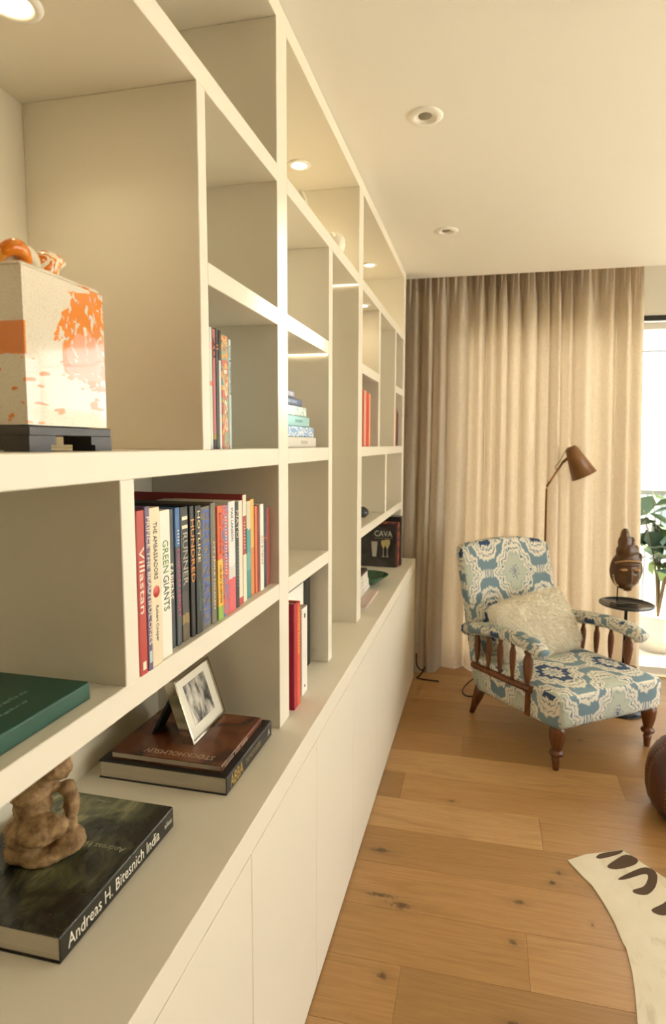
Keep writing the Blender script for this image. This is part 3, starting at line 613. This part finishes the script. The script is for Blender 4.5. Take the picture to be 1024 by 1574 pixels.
for k, (T, x, yf, L, cov) in enumerate([(.016, .0, 2.757, .31, '#D9C3B4'), (.017, -.052, 2.80, .30, '#E9E5DA'), (.016, -.056, 2.80, .30, '#F0ECE4'), (.018, -.056, 2.795, .30, '#E6E0D8'), (.016, -.06, 2.795, .30, '#F0ECE4'), (.018, -.06, 2.79, .29, '#E6E2DA'), (.014, -.062, 2.79, .29, '#4A3A30')]):
    book(labs[k], (x, yf, z), T - .0004, L, .22, cov if k in (0, 6) else '#F0ECE2', G, [('IIIIIIII', .3, .6, .3, '#6A645A')] if k not in (0, 6) else [], lying=True, hard=False, pages=mat('#F3EFE6', .6), name='magazine', cat='magazine'); z += T
link('glass_bowl', lathe_mesh([(0, 0), (.04, 0), (.045, .006), (.075, .024), (.105, .046), (.108, .05), (.104, .05), (.072, .03), (.04, .012), (0, .010)], 40), mat('#1E5A3C', .08, 0, .5), None, (-.088, 2.935, ZC), None, 'shallow dark green glass bowl on the worktop', 'bowl')

# ------------------------------------------------------------------ curtain
def smooth(a, b, x):
    t = max(0., min(1., (x - a) / (b - a))); return t * t * (3 - 2 * t)
NX, NZ = 420, 36; verts = []; faces = []
rr = random.Random(3); ph = [rr.uniform(0, 6.28) for _ in range(8)]
for j in range(NZ + 1):
    v = j / NZ; z = .0015 + v * (ZCT + .13 - .0015)
    for i in range(NX + 1):
        u = i / NX
        xr = 1.375 + .095 * (1 - v) ** 1.2; xl = -.06 + .02 * math.sin(2 * v)
        s = u * 16.0 + .35 * math.sin(u * 9 + ph[0]) + .2 * math.sin(u * 23 + ph[1])
        low = .034 * math.sin(2*PI*s + .3*math.sin(3*v + ph[2])) + .014 * math.sin(2*PI*s*.47 + ph[3] + .8*v) + .007 * math.sin(2*PI*s*2.1 + ph[4] + v)
        top = .016 * math.sin(2*PI*s) + .011 * math.sin(2*PI*s*3 + ph[5]) + .005 * math.sin(2*PI*s*5 + ph[6])
        k = smooth(.86, .97, v); x = xl + (xr - xl) * u + .010 * math.cos(2*PI*s) * (1 - k)
        y = 3.905 + low * (1 - k) + top * k
        y -= .09 * (1 - smooth(.12, .24, u)) * (1 - smooth(.0, .8, v)) + .05 * (1 - smooth(.1, .3, u))
        verts.append((x, y, z))
for j in range(NZ):
    for i in range(NX):
        a = j * (NX + 1) + i; faces.append((a, a + 1, a + NX + 2, a + NX + 1))
me = bpy.data.meshes.new('curtain'); me.from_pydata(verts, [], faces)
for p in me.polygons: p.use_smooth = True
link('linen_curtain', me, M_linen, None, label='floor-length pleated beige linen curtain in front of the window', cat='curtain')

# ------------------------------------------------------------------ armchair
AP = math.radians(-54.5); FX, FY = math.cos(AP), math.sin(AP)
ch = thing('armchair', 'low armchair in blue and cream ikat fabric with turned wooden spindles', 'armchair', (.911, 3.147, 0), (0, 0, AP))   # local +x = forward, +y = its left (far side in view)
def uv_box(me, rot=0):
    uvl = me.uv_layers.new(name='UVMap')
    for p in me.polygons:
        n = p.normal
        for li in p.loop_indices:
            c = me.vertices[me.loops[li].vertex_index].co
            if abs(n.z) >= max(abs(n.x), abs(n.y)): q = (c.y + .155, -c.x + .11)
            elif abs(n.x) >= abs(n.y): q = (c.y + .155, c.z + .02)
            else: q = (c.x + .1, c.z + .08)
            uvl.data[li].uv = q
    return me
# seat
bm = rbox_bm(.335, .328, .085, .035, 12)
for v in bm.verts:
    x, y, z = v.co
    if z > 0: z += .02 * (1 - (x/.34)**2) * (1 - (y/.33)**2)
    zz = .288 + z; f = (x + .335) / .67
    zz -= (1 - f) * (.06 if z < 0 else .03)
    v.co = (x + .012, y, zz)
link('seat', uv_box(to_mesh(bm, smooth=True)), M_ikat, ch)
# back
bm = rbox_bm(.055, .305, .40, .04, 14)
for v in bm.verts:
    x, y, z = v.co; t = max(0., min(1., (z + .40) / .80))
    wid = 1 + .05 * t; yy = y * wid
    zz = .15 + t * .765 + .035 * t * (1 - (y/.31)**2)
    xx = -.325 - .205 * t ** 1.15 + x * (1.0 - .25 * t) - .02 * (1 - (y/.31)**2) * math.sin(PI * t)
    v.co = (xx, yy, zz)
link('backrest', uv_box(to_mesh(bm, smooth=True)), M_ikat, ch)
def spindle_prof(h, r):
    return [(0, 0), (r*.8, 0), (r*.85, h*.05), (r*.5, h*.10), (r*.55, h*.16), (r*.8, h*.3), (r*1.0, h*.55), (r*.95, h*.7), (r*.55, h*.84), (r*.8, h*.88), (r*.8, h*.93), (r*.55, h*.95), (r*.6, h), (0, h)]
M_spin = M_mahog
for sg in (-1, 1):
    ys = sg * .318
    arm = spline([(-.43, sg*.300, .455), (-.34, sg*.315, .485), (-.2, ys, .520), (-.02, ys, .545), (.12, ys, .548), (.19, ys, .535), (.225, ys, .512)], 7)
    n = len(arm); rads = [1.0] * n
    for k in range(4): rads[n-1-k] = (.35, .62, .82, .94)[k]
    me = tube_mesh(arm, .04, 18, [.042 * r for r in rads], (1.0, .85)); uv_box(me); link('armrest', me, M_ikat, ch)
    rail = [(-.33, sg*.325, .285), (-.2, sg*.333, .300), (0, sg*.337, .320), (.165, sg*.337, .338)]
    link('side_rail', tube_mesh(spline(rail, 4), .018, 8, None, (.95, 1.0), False), M_mahog, ch)
    box('side_post', (.125, sg*.329 - .012, .20), (.155, sg*.329 + .012, .335), M_mahog, ch, .004)
    for x in (-.29, -.19, -.09, .01): 
        zb = .300 + .045 * (x + .2) / .36; zt = .49 + .045 * (x + .3) / .31
        link('spindle', lathe_mesh(spindle_prof(zt - zb, .0165), 14), M_spin, ch, (x, sg*.326, zb))
    link('arm_post', lathe_mesh(spindle_prof(.19, .025), 16), M_spin, ch, (.125, sg*.326, .335))
    # front leg, turned; rear leg, raked back
    link('front_leg', lathe_mesh([(0, 0), (.013, 0), (.015, .01), (.019, .045), (.021, .055), (.014, .06), (.016, .068), (.030, .074), (.033, .082), (.030, .09), (.020, .096), (.023, .105), (.034, .15), (.037, .185), (.034, .205), (.024, .212), (.024, .24), (0, .24)], 20), M_mahog, ch, (.300, sg*.290, 0))
    link('rear_leg', tube_mesh([(-.345, sg*.315, 0), (-.335, sg*.307, .04), (-.315, sg*.298, .10), (-.29, sg*.288, .19)], .02, 12, [.014, .018, .028, .033]), M_mahog, ch)

# sheepskin cushion on the seat
bm = rbox_bm(.262, .165, .055, .05, 14)
for v in bm.verts:
    x, y, z = v.co; e = max(0, 1 - (abs(x)/.272)**2.2) ** .5 * max(0, 1 - (abs(y)/.175)**2.2) ** .5
    v.co = (x, y, z * (.25 + 1.15 * e) + .006 * math.sin(x*38 + y*20) * e)
cme = to_mesh(bm, smooth=True)
cush = thing('sheepskin_cushion', 'cream sheepskin cushion resting on the ikat armchair', 'cushion')
# local x: width, local y: height, local z: thickness (front)
S_ = Vector((-FY, FX, 0)); F_ = Vector((FX, FY, 0)); up = Vector((0, 0, 1))
rec = math.radians(28); Yv = up * math.cos(rec) - F_ * math.sin(rec); Xv = (S_ * math.cos(.12) + Yv * math.sin(.12)).normalized(); Zv = Xv.cross(Yv).normalized(); Yv = Zv.cross(Xv)
if Zv.dot(F_) < 0: Xv = -Xv; Zv = Xv.cross(Yv)
cc = Vector((.911, 3.147, 0)) + F_ * (-.195) + S_ * (-.025) + up * .510
cush.matrix_world = Matrix(((Xv.x, Yv.x, Zv.x, cc.x), (Xv.y, Yv.y, Zv.y, cc.y), (Xv.z, Yv.z, Zv.z, cc.z), (0, 0, 0, 1)))
t = NT('sheepskin'); n = t.noise(t.coord(), 28, 3); t.color(t.mix(n, '#F6ECD4', '#FFFBF0')); d_ = t.node('ShaderNodeBsdfDiffuse'); tr_ = t.node('ShaderNodeBsdfTranslucent'); mx_ = t.node('ShaderNodeMixShader'); mx_.inputs[0].default_value = .18
fc = t.mix(n, '#FAEFD6', '#FFFCF2'); t.link(fc, d_.inputs[0]); t.link(fc, tr_.inputs[0]); t.link(d_.outputs[0], mx_.inputs[1]); t.link(tr_.outputs[0], mx_.inputs[2]); t.link(mx_.outputs[0], t.n['Material Output'].inputs[0]); M_fur = t.m
link('cushion_body', cme, mat('#FFF8E6', .9), cush)
fv, ff = [], []; polys = [([cme.vertices[i].co.copy() for i in p.vertices], p.normal.copy(), p.area) for p in cme.polygons]
ws = [p[2] for p in polys]; rf = random.Random(5)
for (qv, nrm, a_) in rf.choices(polys, weights=ws, k=26000):
    e1, e2 = rf.random(), rf.random(); c = (qv[0] * (1 - e1) + qv[1] * e1) * (1 - e2) + (qv[-1] * (1 - e1) + qv[2] * e1) * e2
    if nrm.z < -.3: continue
    tx = Vector((rf.uniform(-1, 1), rf.uniform(-1, 1), rf.uniform(-1, 1))); base = c + tx * .003
    w = mnoise.noise_vector(c * 16) * .9 + Vector((.25, -.55, 0))
    d = (nrm + w + tx * .18).normalized(); sd_ = d.cross(Vector((rf.uniform(-1, 1), rf.uniform(-1, 1), rf.uniform(-1, 1)))).normalized() * .0011
    L = rf.uniform(.014, .026); mid = base + d * L * .55; tip = mid + (d + w * .8 + Vector((0, -.5, 0))).normalized() * L * .5
    k = len(fv); fv += [base - sd_, base + sd_, mid - sd_ * .8, mid + sd_ * .8, tip]; ff += [(k, k+1, k+3, k+2), (k+2, k+3, k+4)]
me = bpy.data.meshes.new('fur'); me.from_pydata(fv, [], ff); link('fur', me, M_fur, cush, kind='stuff')

# ------------------------------------------------------------------ floor lamp behind the chair
lp = thing('floor_lamp', 'slim brass floor lamp with a brown conical shade behind the armchair', 'floor lamp', (.878, 3.815, 0))
M_brass = mat('#8A6230', .3, 1.0); M_shade = leather('tan_leather_shade', '#6B4522', '#8F6436', .4)
link('base', lathe_mesh([(0, 0), (.10, 0), (.102, .006), (.095, .012), (.012, .018), (.008, .03), (0, .03)], 32), M_brass, lp)
link('pole', tube_mesh([(0, 0, .02), (-.012, 0, 1.225), (-.010, 0, 1.245), (0, 0, 1.262), (.085, 0, 1.405)], .0065, 10), M_brass, lp)
shp0 = Vector((.118, 0, 1.487)); shp1 = Vector((.205, 0, 1.312)); dvec = (shp1 - shp0); Ls = dvec.length
R_ = dvec.to_track_quat('Z', 'Y').to_matrix().to_4x4(); R_.translation = shp0
link('shade', lathe_mesh([(0, -.002), (.028, 0), (.036, .012), (.078, Ls), (.074, Ls), (.033, .016), (0, .014)], 32, axis_tf=R_), M_shade, lp)
link('pivot', tube_mesh([(.08, 0, 1.395), (.105, 0, 1.42), (.125, 0, 1.425)], .009, 10), M_brass, lp)
link('cord', tube_mesh(spline([(.118, 0, 1.488), (.095, .004, 1.47), (.06, .004, 1.40), (.035, .002, 1.365), (.045, 0, 1.345)], 6), .0022, 6), M_black, lp)

# ------------------------------------------------------------------ side table and mask
tb = thing('side_table', 'small round black metal side table behind the armchair arm', 'side table', (1.283, 3.47, 0))
M_iron = mat('#2B2A2A', .22, .6)
link('table_top', lathe_mesh([(0, .612), (.14, .612), (.1445, .615), (.1445, .621), (.141, .622), (.139, .618), (0, .618)], 48), M_iron, tb)
link('column', lathe_mesh([(0, .018), (.009, .018), (.009, .6), (.03, .611), (0, .611)], 16), M_iron, tb)
link('foot', lathe_mesh([(0, 0), (.12, 0), (.122, .005), (.115, .01), (.012, .02), (0, .02)], 40), M_iron, tb)
mk = thing('carved_mask', 'dark carved wooden mask with a tall crest on a thin black stand', 'mask', (1.268, 3.455, .6185))
t = NT('carved_dark_wood'); v = t.coord(); n = t.noise(t.mapping(v, (1, 1, .4)), 40, 4); t.color(t.mix(n, '#34200F', '#6E4A26')); t.set(Roughness=.28); t.bump(n, .2, .003); M_mask = t.m
mk.scale = (1.14, 1.0, 1.0); mk.rotation_euler = (0, 0, math.radians(10))      # face looks towards local -y
head = [((0, .0, .195), (.080, .035, .112)), ((0, -.014, .18), (.062, .042, .092)), ((0, -.034, .232), (.054, .018, .018)), ((.004, -.054, .172), (.009, .014, .042)), ((-.03, -.046, .200), (.020, .012, .010)), ((.03, -.046, .200), (.020, .012, .010)), ((.002, -.05, .112), (.020, .010, .010)), ((0, -.03, .095), (.022, .02, .014)),
        ((-.004, 0, .300), (.05, .032, .05)), ((-.012, 0, .350), (.034, .022, .05)), ((-.014, 0, .392), (.022, .016, .036)), ((.024, 0, .34), (.014, .016, .04)), ((.044, 0, .30), (.012, .016, .036)), ((.064, 0, .262), (.012, .014, .03))]
link('face', blob_mesh(head, .004, .002, .01, 3), M_mask, mk)
M_lite = mat('#A9824E', .3)
for sg in (-1, 1):
    link('eyelid', blob_mesh([((sg*.03, -.053, .206), (.019, .010, .009))], .003), M_lite, mk)
link('brow_band', tube_mesh([(.066*math.sin(a), -.048*math.cos(a)*.8 - .012, .232 + .022*math.cos(a)) for a in [(-1.25 + 2.5*i/16) for i in range(17)]], .005, 8), M_lite, mk)
for k in range(7): 
    a = .45 + k * .16
    link('shell_inlay', blob_mesh([((-.072*math.cos(a*.62), -.028, .215 - .105*math.sin(a)), (.005, .005, .006))], .003), mat('#C9B583', .4), mk)
link('stand_rod', tube_mesh([(-.025, .03, .004), (-.025, .03, .2)], .003, 8), M_iron, mk)
link('stand_foot', tube_mesh([(-.06, .02, .004), (-.03, -.02, .004), (.055, -.02, .004), (-.025, .03, .004)], .004, 6, None, (1, .9), False), M_iron, mk)

# ------------------------------------------------------------------ leather pouf
pf = thing('leather_pouf', 'dark brown stitched leather pouf at the right edge', 'pouf', (1.405, 2.50, 0))
M_lea = leather('dark_brown_leather', '#3A1E14', '#5A2E1E', .32)
seg = 96; prof = [(.0, 0), (.15, 0), (.19, .012), (.218, .05), (.23, .10), (.232, .155), (.224, .21), (.20, .26), (.16, .295), (.10, .315), (.05, .322), (0, .324)]
bm = bmesh.new(); rings = []
for r, z in prof:
    if r == 0: rings.append([bm.verts.new((0, 0, z))]); continue
    rings.append([bm.verts.new((r*(1 - .035*abs(math.cos(5*2*PI*i/seg))**14)*math.cos(2*PI*i/seg), r*(1 - .035*abs(math.cos(5*2*PI*i/seg))**14)*math.sin(2*PI*i/seg), z)) for i in range(seg)])
for a, b in zip(rings, rings[1:]):
    for i in range(seg):
        j = (i+1) % seg
        if len(a) == 1: bm.faces.new((a[0], b[i], b[j]))
        elif len(b) == 1: bm.faces.new((a[i], b[0], a[j]))
        else: bm.faces.new((a[i], b[i], b[j], a[j]))
link('body', to_mesh(bm, smooth=True), M_lea, pf)
M_thread = mat('#B58A5A', .7); sv, sf = [], []
for k in range(10):
    for off in (-.055, .055):
        a = 2*PI*(k*.5)/5 + off
        for q in range(30):
            tt = .08 + .82 * q / 30; x = tt * (len(prof) - 1); i = int(x); w = x - i
            r = prof[i][0]*(1-w) + prof[i+1][0]*w; z = prof[i][1]*(1-w) + prof[i+1][1]*w; x2 = x + .13; i2 = min(int(x2), len(prof)-2); w2 = x2 - i2
            r2 = prof[i2][0]*(1-w2) + prof[i2+1][0]*w2; z2 = prof[i2][1]*(1-w2) + prof[i2+1][1]*w2; e = .0012; n0 = len(sv)
            tn = Vector((-math.sin(a), math.cos(a), 0)) * .0013
            A = Vector(((r+e)*math.cos(a), (r+e)*math.sin(a), z + e)); B = Vector(((r2+e)*math.cos(a), (r2+e)*math.sin(a), z2 + e))
            o3 = Vector((math.cos(a), math.sin(a), .4)).normalized() * .0015
            sv += [A - tn, A + tn, B + tn, B - tn, (A+B)/2 + o3]; sf += [(n0, n0+1, n0+4), (n0+1, n0+2, n0+4), (n0+2, n0+3, n0+4), (n0+3, n0, n0+4)]
me = bpy.data.meshes.new('stitching'); me.from_pydata(sv, [], sf); link('stitching', me, M_thread, pf, kind='stuff')

# ------------------------------------------------------------------ zebra hide
t = NT('zebra_hide'); p_ = t.pos(); n = t.noise(p_, 9, 3); n2 = t.noise(t.mapping(p_, (5, 2.5, 1)), 2, 4, .6, 1); c = t.mix(n, '#D8CBAE', '#EFE6D0')
c = t.mix(t.math('MULTIPLY', t.ramp(n2, [(.55, (0, 0, 0, 1)), (.72, (1, 1, 1, 1))]), .4), c, '#A98F68'); t.color(c); t.set(Roughness=.85); t.bump(t.noise(t.mapping(p_, (120, 70, 1)), 6, 3), .12, .002); M_hide = t.m
hide = [(.822, 2.111), (.863, 2.038), (.887, 2.003), (.913, 1.922), (.929, 1.85), (.937, 1.778), (.943, 1.76), (.942, 1.71), (.941, 1.675), (.933, 1.604), (.919, 1.519), (.90, 1.42), (.86, 1.33), (.80, 1.26), (.79, 1.20), (.86, 1.17), (.97, 1.19), (1.08, 1.16), (1.2, 1.12), (1.45, 1.10), (1.8, 1.12), (2.1, 1.2), (2.16, 1.32), (2.05, 1.45), (2.02, 1.62), (2.06, 1.8), (2.14, 1.94), (2.10, 2.02), (1.95, 2.0), (1.7, 1.98), (1.5, 1.97), (1.3, 1.99), (1.22, 2.03), (1.144, 2.094), (1.087, 2.152), (1.028, 2.215), (.89, 2.158)]
zr = thing('zebra_hide', 'cream zebra hide rug with brown stripes on the oak floor', 'rug')
def closed(pts, n=5):
    out = []; N = len(pts)
    for i in range(N):
        p0, p1, p2, p3 = [Vector(pts[(i + k) % N]) for k in (-1, 0, 1, 2)]
        for k in range(n):
            q = k / n; out.append(tuple(.5 * ((2*p1) + (-p0+p2)*q + (2*p0-5*p1+4*p2-p3)*q*q + (-p0+3*p1-3*p2+p3)*q**3)))
    return out
link('hide', prism_mesh(hide, .0005, .0045), M_hide, zr)
M_stripe = mat('#5A4532', .9)
stripes = [[(.925, 2.150), (.945, 2.148), (1.012, 2.188), (1.030, 2.212), (1.018, 2.209), (.95, 2.178)], [(.955, 2.108), (.985, 2.101), (1.05, 2.138), (1.071, 2.172), (1.035, 2.190), (.985, 2.145)],
 [(.982, 2.056), (1.006, 2.057), (1.074, 2.099), (1.084, 2.086), (1.059, 2.037), (1.018, 2.010), (1.024, 1.994), (1.061, 1.999), (1.098, 2.045), (1.118, 2.104), (1.107, 2.132), (1.07, 2.128)], [(1.055, 1.93), (1.085, 1.915), (1.15, 1.95), (1.2, 2.02), (1.19, 2.045), (1.14, 2.01), (1.10, 1.968)],
 [(1.16, 1.88), (1.2, 1.86), (1.27, 1.93), (1.29, 1.985), (1.25, 1.985)], [(1.28, 1.82), (1.32, 1.81), (1.38, 1.9), (1.38, 1.965), (1.34, 1.965)], [(1.41, 1.8), (1.45, 1.79), (1.48, 1.9), (1.46, 1.96), (1.43, 1.95)], [(1.55, 1.8), (1.59, 1.8), (1.6, 1.95), (1.56, 1.96)],
 [(1.2, 1.16), (1.24, 1.15), (1.22, 1.3), (1.18, 1.31)], [(1.35, 1.13), (1.4, 1.13), (1.38, 1.3), (1.34, 1.3)], [(1.52, 1.13), (1.56, 1.13), (1.55, 1.3), (1.5, 1.3)]]
for s in stripes: link('stripe', prism_mesh(closed(s, 3), .0044, .005), M_stripe, zr)

# ------------------------------------------------------------------ cords on the floor
link('lamp_cord', tube_mesh(spline([(.60, 3.62, .006), (.52, 3.50, .006), (.44, 3.44, .006), (.40, 3.47, .006), (.40, 3.56, .006), (.46, 3.66, .03), (.58, 3.72, .06)], 8), .004, 8), M_black, None, label='thin black cord looping on the floor behind the armchair', cat='cord')
link('power_cord', tube_mesh(spline([(.092, 3.66, .16), (.095, 3.67, .08), (.13, 3.665, .05), (.15, 3.66, .075), (.12, 3.655, .02), (.10, 3.645, .006), (.16, 3.625, .006), (.24, 3.62, .006)], 8), .0045, 8), M_black, None, label='tangled black cord at the end of the base cabinets', cat='cord')

# ------------------------------------------------------------------ balcony and garden outside
box('balcony_floor', (-1.5, 4.25, -.2), (6.5, 5.6, -.04), mat('#B9B2A2', .8), None, label='pale paved balcony floor outside the window', cat='balcony')
rl = thing('balcony_railing', 'thin metal balcony railing outside the window', 'railing', (0, 5.3, -.04))
M_rail = mat('#9A9C98', .4, .5)
box('top_rail', (0, -.02, 1.13), (6.4, .02, 1.17), M_rail, rl); box('bottom_rail', (0, -.012, .13), (6.4, .012, .155), M_rail, rl)
bmesh_bar = box_mesh((-.006, -.006, 0), (.006, .006, .98))
for k in range(58): link('baluster', bmesh_bar, M_rail, rl, (.06 + k * .11, 0, .15))
for xx in (.02, 2.1, 4.2, 6.38): box('rail_post', (xx - .02, -.02, 0), (xx + .02, .02, 1.13), M_rail, rl)
def plant(name, label, loc, n, h, spread, cols, seed, leaf=.09):
    t = thing(name, label, 'plant', loc, group='balcony plants'); r = random.Random(seed)
    link('pot', lathe_mesh([(0, 0), (.13, 0), (.17, .26), (.175, .28), (.155, .28), (.15, .25), (0, .25)], 28), mat('#B9B0A2', .8), t)
    lm = []
    for s in (1.0, 1.35):
        bm = bmesh.new(); L = leaf * s; w = L * .5; pts = [(0, 0, 0), (w*.8, L*.35, .01), (w*.7, L*.9, 0), (0, L*1.25, -.02), (-w*.7, L*.9, 0), (-w*.8, L*.35, .01)]
        top = [bm.verts.new(p) for p in pts]; ct = bm.verts.new((0, L*.55, -.008))
        for i in range(6): bm.faces.new((ct, top[i], top[(i+1) % 6]))
        lm.append(to_mesh(bm))
    stems = max(3, n // 9)
    meshes = {}
    for s in range(stems):
        a = r.uniform(0, 6.28); d = r.uniform(.3, 1) * spread; tip = Vector((math.cos(a)*d, math.sin(a)*d, h * r.uniform(.7, 1)))
        path = spline([(0, 0, .25), (tip.x*.3, tip.y*.3, .25 + (tip.z - .25)*.5), tip], 5)
        link('stem', tube_mesh(path, .008, 6, [.011 - .0008*i for i in range(len(path))]), mat('#5A4A30', .8), t)
        for q in range(n // stems):
            p = path[r.randint(5, len(path)-1)]; c = r.choice(cols); key = (r.randint(0, 1), c)
            if key not in meshes: meshes[key] = lm[key[0]].copy(); meshes[key].materials.append(mat(c, .45))
            link('leaf', meshes[key], None, t, p + Vector((r.uniform(-.03, .03), r.uniform(-.03, .03), r.uniform(-.05, .05))), (r.uniform(-1.2, .5), r.uniform(-.5, .5), r.uniform(0, 6.28)))
plant('rubber_plant', 'broad-leaved green plant just outside the window beside the curtain', (1.80, 4.75, -.04), 64, 1.22, .26, ['#4E6046', '#3F5648', '#6E8A4A', '#5A6E5E'], 4, .12)
plant('rubber_plant', 'second broad-leaved plant further right along the balcony', (2.55, 4.95, -.04), 54, 1.15, .28, ['#4E6046', '#3F5648', '#5A6E5E'], 9, .12)
bd = thing('neighbouring_building', 'bright white building facade beyond the balcony', 'building', (0, 13.0, -4))
box('wall', (-6, 0, 0), (16, .6, 5.45), mat('#EDEAE2', .8), bd); box('ledge', (-6, -.15, 5.45), (16, .6, 5.6), mat('#CFCBC0', .8), bd)
for k in range(7):
    w = box('window', (-4.5 + k*2.8, -.03, 3.2), (-3.3 + k*2.8, 0, 4.7), mat('#A9B0B2', .3), bd)
    box('pane', (-4.42 + k*2.8, -.04, 3.28), (-3.38 + k*2.8, -.03, 4.62), mat('#6F7C84', .1), w)
box('bounce_slab', (4.36, -6, -.2), (12, 9, -.06), mat('#CFC7B6', .8), None, label='pale unseen slab added outside the garden window to bounce sunlight in', cat='bounce_slab')  # unseen pale slab, added to bounce sun up to the ceiling
box('garden_ground', (-20, -20, -4.2), (40, 40, -4.0), mat('#A8A48C', .9), None, kind='structure')
